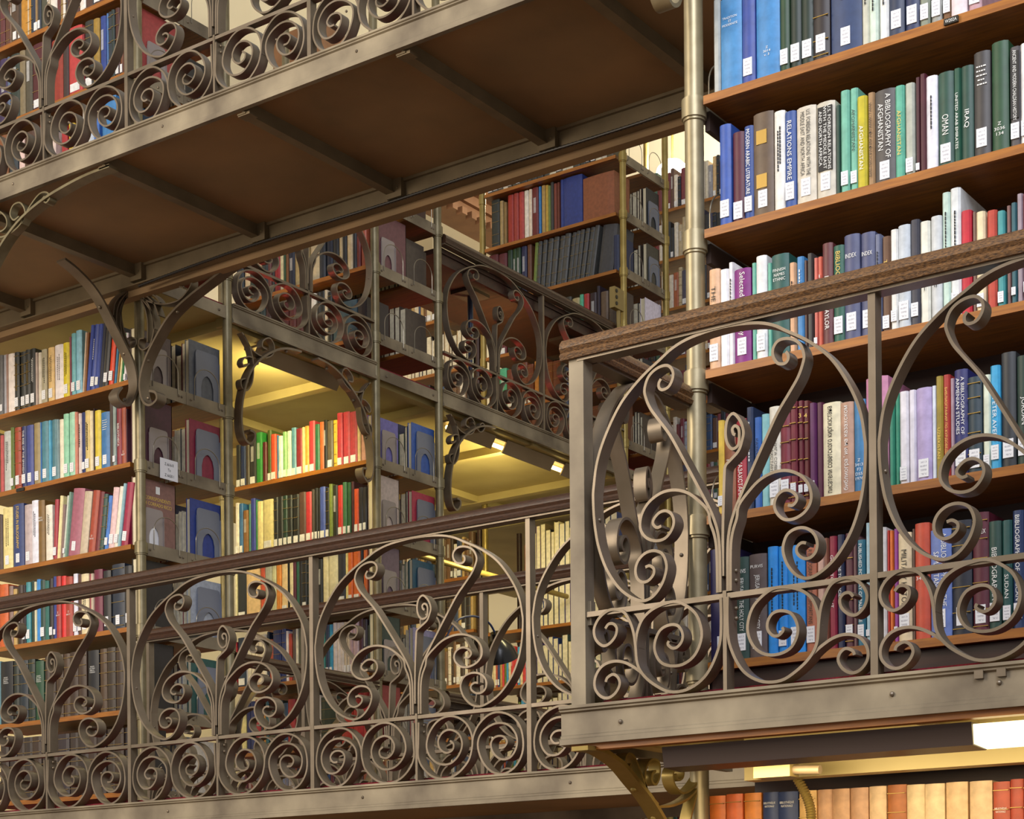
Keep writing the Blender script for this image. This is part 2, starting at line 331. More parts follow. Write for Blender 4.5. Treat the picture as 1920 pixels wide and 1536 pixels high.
# right gallery
RD_ = 2.3
t = balustrade('large grey scrollwork railing with worn wooden handrail on the right gallery', (0, 3.765, RD_), 0,
               [(-2.432, -2.05, -1.671), (-1.671, -1.27, -.87)], [-1.671, -.87], -2.46, -.85, 'single', 'worn_rail_wood', -2.505, -.8)
obj('corner_post', MB().box(-2.485, -.002, 0, -2.442, .04, .868).box(-2.442, .01, .2, -2.432, .03, .26).mesh('corner_post'), 'fascia_iron', t)
balustrade('short return railing from right gallery corner back to the round post', (-2.43, 0, RD_), math.pi / 2, [(3.8, 4.04, 4.27)], [], 3.8, 4.27, 'single', 'worn_rail_wood', 3.8, 4.3)

# ------------------------------------------------------------ bridges and gallery decks
FASP = [(-.012, 0), (-.012, -.007), (-.007, -.01), (-.007, -.014), (0, -.018), (0, -.072), (-.004, -.075), (-.004, -.081), (-.009, -.084), (-.009, -.097), (.012, -.097), (.012, 0)]
def fasc(x0, x1, y, z, axis='X', flip=1): return MB().prism([(y + flip * a, z + b) for a, b in FASP], x0, x1, axis)
def bridge(label, z, detailed):
    t = thing('bridge_walkway', (-4.5, 5.0, z), label, 'walkway')
    f = fasc(-8.4, -1.6, 4.985, z).build('front_fascia', 'fascia_iron', t)
    for x in (-6.1, -5.2, -4.2, -3.3, -2.5): MB().ball((x, 4.985, z - .045), .006, 8).build('bolt', 'iron', f)
    MB().box(-8.4, 4.998, z - .05, -1.6, 5.96, z - .004).build('deck_plate', 'soffit', t)
    MB().box(-8.4, 5.045, z - .004, -1.6, 5.92, z + .014).build('carpet', 'carpet', t)
    if detailed:
        for x in (-7.93, -7.14, -6.35, -5.56, -4.78, -4.0, -3.255, -2.48):
            r = MB().box(x - .005, 5.0, z - .1, x + .005, 5.93, z - .05).box(x - .03, 5.0, z - .106, x + .012, 5.93, z - .1).build('rib', 'beam_iron', t)
            MB().box(x - .028, 5.895, z - .128, x + .05, 5.93, z - .05).build('cleat', 'beam_iron', r)
            MB().box(x - .03, 5.004, z - .11, x + .03, 5.05, z - .1).build('foot', 'beam_iron', r)
            b = MB()
            for dx in (-.012, .03): b.ball((x + dx, 5.893, z - .09), .005, 6)
            b.build('bolts', 'pole_bronze', r)['kind'] = 'stuff'
        MB().box(-8.4, 5.925, z - .145, -1.6, 5.937, z - .05).box(-8.4, 5.895, z - .148, -1.6, 5.937, z - .142).box(-8.4, 5.91, z - .062, -1.6, 5.93, z - .05).build('rear_beam', 'beam_iron', t)
        MB().box(-8.4, 5.94, z - .178, -1.6, 5.99, z - .1).build('rear_plate', 'soffit', t)
        n = 420; pts = [(-6.3 + 3.9 * i / n, 5.878 + .004 * math.sin(i * .05), z - .15 - .02 * max(0, 1 - i / 70) ** 2) for i in range(n + 1)]
        tag(MB().tube(pts, [.0075 if i % 2 else .0052 for i in range(n + 1)], 8).build('flexible_conduit', 'conduit_black', None, True), 'thin ribbed black conduit running under the upper bridge rear beam', 'conduit')
    else:
        fasc(-8.4, -1.6, 5.965, z, 'X', -1).build('rear_fascia', 'fascia_iron', t)
bridge('upper bridge walkway with ribbed brown underside and bronze fascia', D2, True)
bridge('lower bridge walkway with bronze fascia and crimson carpet edge', D1, False)
# right gallery deck
t = thing('gallery_deck', (-2.0, 3.75, RD_), 'grey right gallery deck with moulded fascia and red carpet above orange books', 'walkway')
f = fasc(-2.505, .6, 3.746, RD_).build('front_fascia', 'fascia_iron', t)
for x, z in ((-2.33, -.05), (-1.62, -.045), (-1.375, -.042)): MB().ball((x, 3.745, RD_ + z), .006, 8).build('bolt', 'iron', f)
for x in (-1.42, -1.37): MB().box(x - .008, 3.738, RD_ - .03, x + .012, 3.747, RD_ - .012).build('plate', 'iron', f)
fasc(3.7586, 4.62, -2.505, RD_, 'Y').build('side_fascia', 'fascia_iron', t)
MB().box(-2.5, 3.76, RD_ - .05, .6, 4.62, RD_ - .004).build('deck_plate', 'soffit_tan', t)
MB().box(-2.42, 3.81, RD_ - .004, .6, 4.275, RD_ + .016).build('carpet', 'carpet', t)
MB().box(-2.48, 3.752, RD_ - .112, .6, 3.785, RD_ - .097).build('edge_strip', 'shelf_edge_wood', t)
MB().box(-2.2, 4.14, RD_ - .175, .6, 4.2, RD_ - .05).build('beam', 'soffit_tan', t)
for x in (-2.38, -1.62, -.8): MB().box(x, 3.79, RD_ - .1, x + .05, 4.55, RD_ - .05).build('rib', 'soffit_tan', t)
# left gallery decks
def side_deck(z, label):
    t = thing('gallery_deck', (-6.46, 6.6, z), label, 'walkway')
    MB().box(-9.6, 5.99, z - .055, -6.475, 13.6, z - .01).build('deck_plate', 'soffit_tan', t)
    MB().box(-9.6, 5.99, z - .01, -6.48, 13.6, z).build('carpet', 'carpet', t)
    for y0, y1 in ((6.65, 7.79), (8.41, 10.45), (11.06, 13.5)): fasc(y0, y1, -6.442, z, 'Y', -1).build('fascia', 'fascia_iron', t)
    for y0, y1 in ((6.05, 6.61), (7.83, 8.37), (10.49, 11.02)):
        q = MB().box(-6.455, y0, z - .085, -6.448, y1, z - .022).build('tie_plate', 'fascia_iron', t)
        for y in (y0 + .06, y1 - .05): MB().ball((-6.447, y, z - .055), .007, 8).build('bolt', 'iron', q)
    for y in (6.7, 7.74, 8.46, 9.42, 10.4, 11.1):
        MB().box(-9.6, y - .03, z - .105, -6.48, y + .03, z - .055).build('beam', 'soffit_tan', t)
    MB().box(-6.56, 6.65, z - .1, -6.5, 13.5, z - .055).build('edge_beam', 'soffit_tan', t)
    MB().box(-7.7, 6.65, z - .1, -7.64, 13.5, z - .055).build('inner_beam', 'soffit_tan', t)
side_deck(D2, 'upper gallery deck beside the stacks with tan underside and bronze fascia')
side_deck(D1, 'lower gallery deck beside the stacks behind the lower bridge')

# ------------------------------------------------------------ scroll brackets under the decks
def bracket(label, loc, rz, curves, m='iron', rivets=((.09, -.33), (.2, -.15), (.42, -.03), (.1, -.56)), wide=.026):
    t = thing('scroll_bracket', loc, label, 'bracket', None, rz)
    for k, c in enumerate(curves):
        nm = 'strap' if k == 0 else 'scroll'
        wd = wide if k == 0 else wide * .72
        obj(nm, MB().ribbon(c, -wd, wd, .011 if k == 0 else .0065).mesh(nm, True), m, t)
    r = MB()
    for x, z in rivets: r.ball((x, -wide * .3, z - .008), .009, 8)
    obj('rivets', r.mesh('rivets', True), m, t)['kind'] = 'stuff'
    return t
def fan(n, a0, a1, L0, L1):
    # acanthus leaf ribs springing from the post head
    out = []
    for k in range(n):
        a = a0 + (a1 - a0) * k / (n - 1); L = L0 + (L1 - L0) * k / (n - 1)
        out.append([(.03 + L * i / 5 * math.cos(a) + .03 * math.sin(i * .7), -.03 - L * i / 5 * math.sin(a)) for i in range(6)])
    return out
SO = D2 - .1
SB = [STRAP, K1, K2, K3]
bracket('large scroll bracket curving from first stack post toward viewer under upper bridge', (-6.46, 5.99, SO), -math.pi / 2, [ST1 + [(.44, -.012)], SC1b] + fan(3, .9, 1.3, .2, .26), 'iron', ((.05, -.33), (.2, -.15), (.05, -.55)), .03)
bracket('large scroll bracket curving rightward from first stack front post under upper bridge', (-6.46, 6.0, SO), 0, [ST2 + [(.72, -.045)], SC1, SC2] + fan(4, .5, 1.25, .2, .28), 'iron', ((.1, -.37), (.3, -.18), (.1, -.55)), .03)
bracket('scroll bracket on first stack rear post under the upper gallery', (-6.45, 6.63, SO), math.pi / 2, SB, 'iron')
bracket('scroll bracket on second stack front post under the upper gallery', (-6.45, 7.81, SO), -math.pi / 2, SB, 'iron')
bracket('scroll bracket on second stack rear post beside the fluorescent fixture', (-6.45, 8.39, SO), math.pi / 2, SB + [[(.3, -.03), (.36, -.07), (.4, -.06), (.42, -.03), (.4, -.012), (.37, -.03)]], 'iron')
bracket('scroll bracket under the upper bridge at the left picture edge', (-6.52, 5.03, SO - .005), 0, [[(.04, -.52), (.08, -.42), (.14, -.34)] + TL, TL1, TL2, TL3], 'pole_bronze', ((.6, -.03),))
bracket('gilded scroll bracket carrying the right gallery corner, above the bottom edge', (-2.43, 4.28, .485 + 1.7), -math.pi / 2, [[(.03, -.42), (.06, -.34), (.11, -.25)] + RB, RB1, RB2, RB3, RB4, RB5], 'brass', ((.3, -.07), (.2, -.14)), .024)
bracket('bracket scroll at the top of the round right post', (-2.43, 4.28, RD_ + 2.50), -math.pi / 2, SB, 'pole_pale', ())

# ------------------------------------------------------------ bookcases
def post(x, y, z0, z1, rings, m, parent, r=.022):
    p = [(r, z0)]
    for z in sorted(rings):
        p += [(r, z - .035), (r * 1.16, z - .033), (r * 1.16, z + .03), (r, z + .032)]
    p.append((r, z1))
    return MB().lathe(p, x, y, 16).build('post', m, parent, True)
def wire_arch(x, y0, y1, z, h, r=.0022):
    pts = [(x, y0, z)]
    n = 14
    for i in range(n + 1):
        a = math.pi * i / n
        pts.append((x, (y0 + y1) / 2 - (y1 - y0) / 2 * math.cos(a), z + h * .55 + h * .45 * math.sin(a)))
    pts.append((x, y1, z))
    return MB().tube(pts, r, 6)
def bookcase(label, X0, X1, Yf, Yb, shelves, zlo, zhi, pr, pm='pole_bronze', end_x=None, side=1, double=True, posts_x=None, wires=True):
    t = thing('bookcase', ((X0 + X1) / 2, (Yf + Yb) / 2, zlo), label, 'bookcase')
    for x in posts_x or (X0, X1):
        for y in (Yf, Yb): post(x, y, zlo, zhi, [s - .02 for s in shelves], pm, t, pr)
    for s in shelves:
        for y0, y1, fr in (((Yf - .03, Yf + .25, 0), (Yb - .25, Yb + .03, 1)) if double else ((Yf - .02, Yf + .27, 0),)):
            b = MB().box(X0 + .04, y0 + .004, s - .022, X1 - .04, y1, s).build('shelf', 'shelf_wood', t)
            ey = y0 if not fr else y1
            MB().box(X0 + .04, ey - .0, s - .0225, X1 - .04, ey + .006, s + .0005).build('front_edge', 'shelf_edge_wood', b)
        ex = end_x
        if ex is not None:
            mids = (Yf + Yb) / 2
            for y0, y1 in ((Yf + .02, mids - .001), (mids + .001, Yb - .02)):
                e = MB().box(ex - .003, y0, s - .05, ex + .003, y1, s + .012).build('end_bracket', 'fascia_iron', t)
                v = MB()
                for yy in (y0 + .03, y1 - .03, y1 - .05): v.ball((ex + side * .004, yy, s - .02), .006, 8)
                v.build('bolts', 'iron', e)['kind'] = 'stuff'
                if wires:
                    ym = (y0 + y1) / 2
                    wire_arch(ex + side * .006, ym - .085, ym + .085, s - .015, .17).build('wire_arch', 'wire', e, True)
            for yy in (Yf, Yb):
                MB().lathe([(pr * 1.05, s - .048), (pr * 1.32, s - .046), (pr * 1.32, s + .006), (pr * 1.05, s + .008)], X1 if side > 0 else X0, yy, 16).build('clamp', pm, t, True)
    return t
def zl(base, n, step=.397): return [base + step * k for k in range(n)]
L1 = zl(.765 + 1.7, 6); L2 = zl(3.455 + 1.7, 6, .391)
bookcase('left bookcase stack behind the lower bridge with iron posts and six wood shelves', -7.65, -6.46, 6.03, 6.63, L1 + L2[:4], 0, 8.2, .0240, 'pole_bronze', -6.455)
bookcase('second bookcase stack in the middle with bronze end posts and grey bookends', -7.65, -6.46, 7.81, 8.39, L1 + L2[:4], 0, 8.2, .0240, 'pole_bronze', -6.455)
bookcase('third bookcase stack farther back with yellow brass posts', -7.65, -6.46, 10.47, 11.04, [s - .095 for s in L1] + L2, 0, 9.2, .0225, 'brass', -6.455)
bookcase('farthest bookcase stack glimpsed beside the round right post', -7.7, -5.3, 12.3, 12.85, L1 + L2 + [L2[-1] + .391], 0, 9.0, .022, 'brass', -5.3, wires=False)
for z_, q_ in ((D2, 'upper'), (D1, 'lower')):
    bookcase(f'dark wooden bookcase left of the brass posts behind the {q_} gallery desk', -8.95, -7.72, 10.5, 11.0, [z_ + .16 + .39 * k for k in range(4 if z_ > 4 else 6)], z_, z_ + (1.66 if z_ > 4 else 2.5), .02, 'dark_wood', wires=False)
RS = [.08 + 1.7, .765 + 1.7, 1.162 + 1.7, 1.557 + 1.7, 1.938 + 1.7, 2.3 + 1.7, 2.69 + 1.7]
t = bookcase('right bookcase of wooden shelves on a thick round iron post', -2.42, -.9, 4.295, 4.87, RS, 0, 6.4, .0262, 'pole_pale', -2.405, -1, False, (-2.42,), True)
MB().box(-2.39, 4.56, .2, -.9, 4.585, 6.3).build('back_panel', 'dark_wood', t)
MB().box(-2.38, 4.30, 2.306, -.9, 4.56, 2.44).build('plinth', 'dark_wood', t)
for s in RS[1:]: MB().box(-2.40, 4.32, s - .075, -2.385, 4.55, s - .022).build('bracket_arm', 'steel_dark', t)
tg = MB().box(-1.695, 4.268, RS[5] - .019, -1.658, 4.2745, RS[5] - .004).build('shelf_tag', 'black_tag', t)
tg2 = MB().box(-7.33, 5.993, L1[4] - .02, -7.27, 5.9995, L1[4] - .004)
bcs = [o for o in bpy.data.objects if o.name == 'bookcase'][0]
tg2.build('shelf_tag', 'black_tag', bcs)

BOOKS = {
'RA': (4.295, 4.0, '''-2358 19 259 a4a8a4 -; -2337 63 254 3f7fb4 W|=TRADITION\nET\nMODERNITE@.74; -2272 38 266 33478f L; -2232 69 256 3b7cb4 W|=Z\n3014\nv. 3@.3; -2161 27 253 1c3a20 L|=١@.83; -2132 31 266 12241a L|=٢@.75; -2099 34 287 13261a L|=٣@.75; -2063 46 282 241b1b LB|=٤@.75; -2015 86 281 293b60 L|>Books w@.62; -1926 20 259 b9b9a8 K; -1905 23 271 c3d3c4 K; -1880 25 261 d8d8d4 K; -1852 40 257 27324c L; -1809 37 254 232e52 L; -1770 26 259 7d8474 L; -1741 28 287 8e8f88 L; -1710 22 283 6b4a2c L; -1686 40 282 d6c8cc K; -1644 34 282 b08a90 L'''),
'RB': (4.295, 3.638, '''-2343 34 277 2f4f9c L; -2305 34 248 4c1026 L; -2270 27 256 203f80 L|>MODERN ARABIC LITERATURE w@.45; -2242 59 279 5a4836 LS; -2181 31 271 d6d4ce K; -2148 31 260 2c4a8a L|>RELATIONS EMPIRE w@.6; -2115 55 261 c4bcab LK|>U.S. FOREIGN RELATIONS WITH THE\nMIDDLE EAST AND NORTH AFRICA k@.55; -2056 51 257 bfb8a8 LP|>U.S. FOREIGN RELATIONS\nWITH THE MIDDLE EAST\nAND NORTH AFRICA w@.6; -2003 12 240 1d3d33 -; -1989 24 272 68a893 L; -1963 21 272 6cab96 L|>AFGHANISTAN k@.6; -1941 26 242 b5a81c W|>AFGHANISTAN w@.45; -1914 18 247 937450 -|<БИБЛИОГРАФИЯ АФГАНИСТАНА k@.45; -1894 55 243 464241 L|>A BIBLIOGRAPHY OF\nAFGHANISTAN w@.45; -1837 24 240 55a189 -|>AFGHANISTAN y@.5; -1811 24 240 a5a99c L; -1784 12 250 3f1420 L; -1770 15 252 471823 -; -1754 29 240 d3d3db K; -1723 40 240 1b4436 L|>OMAN w@.45; -1681 17 240 1c4a38 -|>UNITED ARAB EMIRATES w@.4; -1664 32 240 1a4034 W|>IRAQ w@.45; -1629 41 262 383433 LW; -1585 42 275 20452a W|=Z\n3036\n134@.22; -1539 26 252 4a4648 LP|>ANCIENT AND MODERN CHALDEAN HISTORY w@.5; -1512 25 252 d8d8d8 L; -1485 33 240 3a5a48 L'''),
'RC': (4.295, 3.257, '''-2379 32 276 cfa682 L|>THE k@.75; -2345 26 269 dadade -; -2318 14 283 d8d4d6 K; -2302 49 258 74176f L|>Selected Bibliography w@.6; -2250 13 267 5d9f8c -; -2236 31 280 d4d4d4 L; -2204 12 257 5d9f8c -; -2191 50 272 21504a W|=FINNISH\nNAMES\nETHNIC@.8; -2139 17 242 c69a76 K; -2118 20 253 3b78ac W; -2096 7 240 503832 -; -2087 15 255 34302f -|>GIBRAN w@.6; -2069 11 240 b85e52 L; -2057 12 240 b5523f W; -2044 29 270 5c2a2c -|>HANDLEY-TAYLOR w@.42; -2012 30 256 1c5443 L|>BIBLIOGRAPHY y@.7; -1980 42 274 464b6c L|=INDEX@.8; -1936 39 271 464b6c L|=INDEX@.8; -1895 15 259 5f6680 K; -1878 22 250 5b3d28 L|>TAMARISK y@.6; -1853 19 261 d4d4cf L; -1833 32 266 b4bcc4 L; -1798 23 271 32323e L; -1774 26 262 d2d2c6 -|=I k@.35; -1744 27 267 bcc0c2 -|=II k@.35; -1716 20 322 b6cdc2 K; -1693 26 325 d2d6d6 KL; -1665 26 262 b3182c -|=CLIO@.15; -1636 9 254 6d5448 -; -1626 22 250 d6c7a2 L; -1599 24 247 ab3c2c -|=Z\n3407\nA4\nL77@.4; -1573 18 240 3f8a8c L; -1551 10 250 70504c -; -1539 13 253 2b565f L; -1524 14 271 8d7f88 -; -1508 17 267 7f3436 L; -1488 20 262 3a4a68 -'''),
'RD': (4.295, 2.862, '''-2355 18 258 d2b044 L; -2336 34 248 8a5230 -|>КАРТОТЕКА w@.4; -2301 31 252 981e2c -|>ИСТОРИЯ КАЗАХСТАНА w@.5; -2268 19 278 23304c W; -2247 20 248 285aa2 -|>КАЗАХСКАЯ k@.6; -2226 22 253 7cb1b4 -; -2202 32 267 d6d0bf L|>КНИГА СОВЕТ\nКАЗАХСТАНА k@.5; -2168 28 266 722030 LB; -2139 19 271 6a1e2c LB; -2116 14 269 5e1c2a LB|=3 y@.85; -2100 14 266 5c2424 LB|=4 y@.85; -2083 17 256 552350 L; -2064 17 255 4c1c34 -; -2045 49 247 d9d0b0 -|<писатели советского киргизстана k@.5; -1995 36 240 b08a74 -|<библиография на казахском w@.5; -1957 31 241 3674a2 W|=Z\n3413\nF3\nD55\n1976@.25; -1923 60 289 b87898 -; -1859 11 240 348269 -; -1846 11 240 308268 -; -1833 23 240 d6d2d8 L; -1808 17 240 d2ced8 -; -1789 40 240 a898c0 LM; -1747 11 240 c8d0dc -; -1735 18 260 8f7c28 -|>UZBEKISTAN y@.35; -1717 18 261 9f2c26 -|>БИБЛИОГРАФИЯ ПО КУРДОВЕДЕНИЮ y@.5; -1698 10 249 98808c -; -1687 34 266 262862 LW|>A BIBLIOGRAPHY OF\nARMENIAN STUDIES w@.72; -1651 35 240 20343f LB; -1613 19 240 c9d0bc L; -1593 24 258 369ac8 L|>PETER AVERY w@.45; -1567 36 285 25282c L; -1528 34 270 18322a L|>JORDAN w@.5; -1492 33 255 5a2430 L'''),
'RE': (4.295, 2.465, '''-2386 74 310 26214c L; -2310 42 278 1b3a33 L|=PURVIS@.86|>JERUSALEM THE HOLY CITY w@.46; -2264 51 279 544644 L|=PURVIS@.88|>JERUSALEM THE HOLY CITY w@.46; -2211 29 294 1a86d8 K; -2180 28 291 1a86d8 KL; -2151 50 287 1a86d8 KL; -2098 29 283 ac6648 LK|>A BIBLIOGRAPHY OF THE SAMARITANS k@.5; -2066 21 285 c49f90 -; -2043 10 294 80503e -; -2031 20 297 861a36 -|>GUIDE TO ANCIENT w@.6; -2008 18 298 202846 -|>GUIDE TO ANCIENT w@.6; -1987 24 299 552a34 LB; -1961 8 290 6a4a4a -; -1951 21 276 27667c L|>PUBLISHED POTTERY OF PALESTINE w@.55; -1927 11 317 9cb8c0 L; -1913 18 300 c8d4d4 -; -1893 21 300 d6d6d6 -; -1870 6 291 b02c28 -; -1863 9 289 d06a28 -; -1852 11 292 8a3a8a L; -1839 35 278 d5c39f L|>MILITARY HISTORY k@.5; -1802 7 285 5a4034 -; -1793 38 295 b9472e -|=Z\n3479@.55; -1753 54 273 6076b4 L|>A BIBLIOGRAPHY OF THE\nSAMARITANS w@.55; -1697 50 288 191e2c LB; -1644 41 301 54182a LB|=INDEX@.84; -1601 31 273 1c4038 L|>BIBLIOGRAPHIA w@.5; -1567 24 271 1c4a48 L|>SUDAN w@.4; -1540 26 291 22345c L|>BIBLIOGRAPHY OF AFRICAN w@.6; -1513 29 286 503838 L'''),
'RF': (4.295, 1.78, '''-2393 49 325 cc6c2a B; -2340 49 327 c8602a B; -2287 50 327 cf7c2e B; -2232 47 326 23345e -|=BIBLIOTHÈQUE\nNATIONALE@.9; -2183 57 324 23345e -|=BIBLIOTHÈQUE\nNATIONALE@.9; -2123 49 324 d8ae6a B; -2072 43 324 c69870 -; -2027 48 323 c69a72 -; -1977 49 323 bf9470 -; -1925 46 324 d4b48a -; -1876 51 325 a4602c B; -1822 48 322 d6bc90 -; -1772 51 321 d8be94 -; -1718 56 322 d2b084 -; -1656 57 321 ceb088 -; -1596 42 316 a4462c B|=BIBLIOTHÈQUE\nNATIONALE@.78; -1552 32 320 a03f28 B; -1518 38 318 8a3a24 B'''),
'S1e': (6.02, 4.455, '''-7526 39 319 7a7a78 L; -7484 23 315 6f6f70 L; -7459 21 312 a8a8b0 -; -7435 14 311 a28478 -; -7419 49 305 e2d8d2 -; -7368 37 304 2a2c2a LG; -7329 41 300 292b29 LG; -7286 38 301 292b29 LG; -7246 35 299 1a1b1b LW; -7209 17 274 b3a299 -; -7189 23 270 d0c8b8 -; -7164 41 278 a0987e LK; -7117 46 278 d2b072 LK; -7069 62 281 dcd4d4 K; -7003 45 279 cdba1c LK; -6956 16 303 824a52 -; -6938 30 314 69a8b0 L; -6906 42 321 80b4c8 L; -6861 10 302 d0b8a0 a5; -6849 10 300 8a5a34 a5; -6837 25 329 33448f a7W; -6809 31 326 384890 La7; -6775 26 322 384890 La7; -6746 24 321 2b2c38 a7; -6720 10 317 4a463c a7; -6708 30 309 333334 La7; -6672 32 270 cf3f1e La7; -6637 17 240 3a769a a7; -6617 12 240 a0743c a8; -6603 14 240 dcd4a4 a8; -6587 13 240 2c7244 a8; -6569 19 240 dcd4dc La4'''),
'S1d': (6.02, 4.052, '''-7537 45 315 8a7a5a -; -7489 23 300 b85452 -; -7464 56 314 b0b4b0 K; -7405 26 325 5f7030 L; -7376 49 318 96381f LB; -7321 33 316 1d2a60 L|>THE RISE OF THE SPANISH w@.5; -7286 52 314 384488 L; -7231 50 316 918058 L; -7179 11 314 3b72b0 -; -7165 51 311 467c8a L; -7112 16 311 5aa8c8 -; -7092 41 309 49757f L; -7049 11 306 829aa0 -; -7035 29 302 dcd4bc -; -7004 39 322 86c0a0 L; -6962 43 323 94c4a8 L; -6916 19 317 c6806a -; -6894 21 307 cfc0b8 K; -6871 24 308 1d2860 L; -6844 35 310 c6ae6a LK; -6807 20 303 dccca6 -; -6785 6 315 382828 -; -6778 43 299 cdb634 L; -6733 60 281 366ca0 LW; -6672 25 328 463830 -; -6645 20 307 8c9c96 L; -6621 33 305 802634 -|>BIBLIOTHECA w@.5; -6585 29 291 98462e -|=Z\n6621@.2; -6554 8 271 46222e -'''),
'S1c': (6.02, 3.652, '''-7548 51 296 6a5a50 -; -7494 19 287 55463f -; -7473 75 318 d8c888 LK; -7393 81 325 293a6c L|>STUDIES IN BIBLIOGRAPHY y@.65; -7309 58 311 b0a0a0 L; -7248 49 323 d4d4e0 K; -7196 49 315 735526 -|=BIBLIO-\nGRAPHIE@.7; -7145 50 285 d8d0c0 K; -7091 27 305 982636 La3; -7062 22 318 dccf98 a5; -7038 18 272 836a62 a5; -7018 17 312 c0c4b8 La7; -6999 15 326 749482 a7; -6982 82 333 995a6a La8; -6896 55 309 b8a890 a8; -6836 48 306 983c26 a8|=Z\n6610@.25; -6784 33 293 641620 a8; -6748 29 277 284640 a8G; -6717 24 265 4c7ac0 La8; -6689 40 299 d0b0b0 La8; -6646 28 298 d8d0c0 La9; -6617 18 309 84a8b0 a9; -6596 46 307 901a3c La9'''),
'S1b': (6.02, 3.262, '''-7552 51 332 b8582a -; -7499 64 325 c05a28 -; -7431 30 311 82685f -; -7398 26 292 b8985a -; -7363 39 306 2e1e1c W; -7322 22 302 281b1b L; -7297 35 313 36828a L; -7259 21 317 283c2e -; -7236 16 310 d6ceaa -; -7217 26 319 3682c6 -; -7187 36 310 1d3c35 L; -7149 26 303 2b645a -; -7119 27 310 231818 L; -7090 18 318 313c82 L; -7069 35 315 982c26 -|=Z\n6611@.4; -7031 33 312 c71a1e -; -6994 49 302 983626 -|=Z\n6611@.4; -6943 30 312 d0d0dc L; -6909 26 306 553628 L; -6880 54 301 cebf98 LK; -6823 14 298 983c4c -; -6807 17 296 c0b098 -; -6786 60 310 641a34 -; -6723 55 297 1b1b1e LW; -6662 88 320 1c2636 BL; -6568 50 301 1b1b20 L'''),
'S1a': (6.02, 2.862, '''-7557 56 331 46747f L; -7498 96 323 111218 L|=INDEX\nZU DEN\nBIBLIO-\nTHEKEN@.7; -7394 42 316 17221e B; -7351 66 316 192530 B; -7281 50 316 13221c B; -7229 62 302 1d462e -|=INDEX\nZU DEN\nBIBLIO-\nTHEKEN@.7; -7160 38 319 38281e B; -7121 42 321 38281e B; -7075 53 319 422e1e B; -7019 47 318 422e1e B; -6969 59 320 38261c B; -6908 59 319 3c2a1e B; -6837 78 314 11121a L|=INDEX\nZU DEN\nBIBLIO-\nTHEKEN@.7; -6755 50 315 47321e B; -6702 58 316 32261d B; -6640 54 312 36261c B; -6583 41 309 36261c B; -6539 17 305 222e3a -'''),
'S1z': (6.02, 2.465, '''-7509 64 322 30241e B; -7441 58 321 2c2220 B; -7380 55 321 34261e B; -7322 63 320 2e2420 B; -7256 68 319 3a2a20 B; -7185 50 319 30241e B; -7131 58 319 3a2c22 B; -7070 87 317 30262a B; -6979 60 317 342822 B; -6916 76 316 2e2422 B; -6837 59 316 3a2a20 B; -6775 64 315 30241e B; -6708 58 315 34281e B; -6648 63 314 38281c B; -6582 57 314 2a2426 B'''),
'S2e': (7.83, 4.457, '''-7571 37 270 212328 L; -7530 42 262 1d2d58 L; -7485 26 276 463e35 -; -7457 52 299 2a2c2e LW|=Northrop\nFrye@.8; -7402 48 314 2c8238 W; -7351 31 250 551a1e -; -7316 31 316 465622 L; -7283 42 284 c84c2e LP; -7239 8 275 3b78a8 -; -7228 35 266 c0d4dc L; -7191 29 284 84b87a L; -7160 30 284 c0d4c0 L; -7127 36 297 5588a0 L; -7087 50 284 832832 L; -7035 17 285 d8c08a -; -7016 27 288 cf983c L; -6986 44 310 b03640 L; -6940 34 284 286444 -; -6904 30 292 cf5c2e -; -6871 24 297 1b1b1b W; -6843 43 285 564e40 LP; -6797 27 283 d0a834 B; -6768 40 318 a82e3c L; -6725 49 316 b03644 L; -6673 53 307 b03c48 L; -6617 22 240 cfb88a -; -6591 40 240 c09084 -'''),
'S2d': (7.83, 4.065, '''-7575 26 321 dcd4c8 L; -7546 30 313 366aa0 L; -7513 40 266 835a2c W; -7470 14 301 46827a -; -7454 38 329 313c92 -; -7413 11 317 36824c -; -7400 45 303 dcd098 -; -7353 81 303 d0c48c LK; -7270 35 308 1d201e LB; -7233 35 308 1b1d1b L; -7194 32 307 18362a LB; -7160 38 304 191d1b LB; -7118 47 301 191b19 LB; -7068 52 306 553c32 L; -7014 44 300 b82e36 L; -6967 20 309 463c32 L; -6945 23 313 1d1d1b L; -6920 11 310 282826 L; -6907 40 313 4052a0 L; -6863 29 302 191918 LB; -6832 24 319 748238 -; -6805 34 307 24261d W; -6768 35 301 c02e26 L; -6731 29 313 3b6a44 L; -6699 24 308 285630 L; -6671 20 309 462226 -; -6648 32 262 c84c26 L; -6613 29 266 24222a L; -6581 29 261 24222a L; -6548 30 256 282832 L'''),
'S2c': (7.83, 3.652, '''-7580 13 318 dcd4b0 -; -7565 71 312 1e2228 L; -7490 107 335 d8b888 K; -7379 35 327 c04c2e -; -7340 54 326 a0a498 L; -7284 32 318 c0c098 K; -7248 37 327 cf822e -; -7208 48 319 dcc090 L; -7158 8 315 222222 -; -7148 27 313 dcd0a8 -; -7118 21 326 551a32 -; -7095 21 318 1d5544 L; -7073 25 305 191b1f -; -7044 35 308 19191b LB; -7005 70 301 22303a B; -6932 41 296 1d1d1f W; -6887 40 311 d8cca4 K; -6844 68 316 d8d0ac K; -6773 57 321 2a2c36 L; -6712 16 323 dcd08a -; -6694 33 329 cf6426 L; -6659 51 318 cf642a L; -6600 16 315 202636 -; -6582 27 331 c05c26 L; -6551 27 322 dcd4c4 -'''),
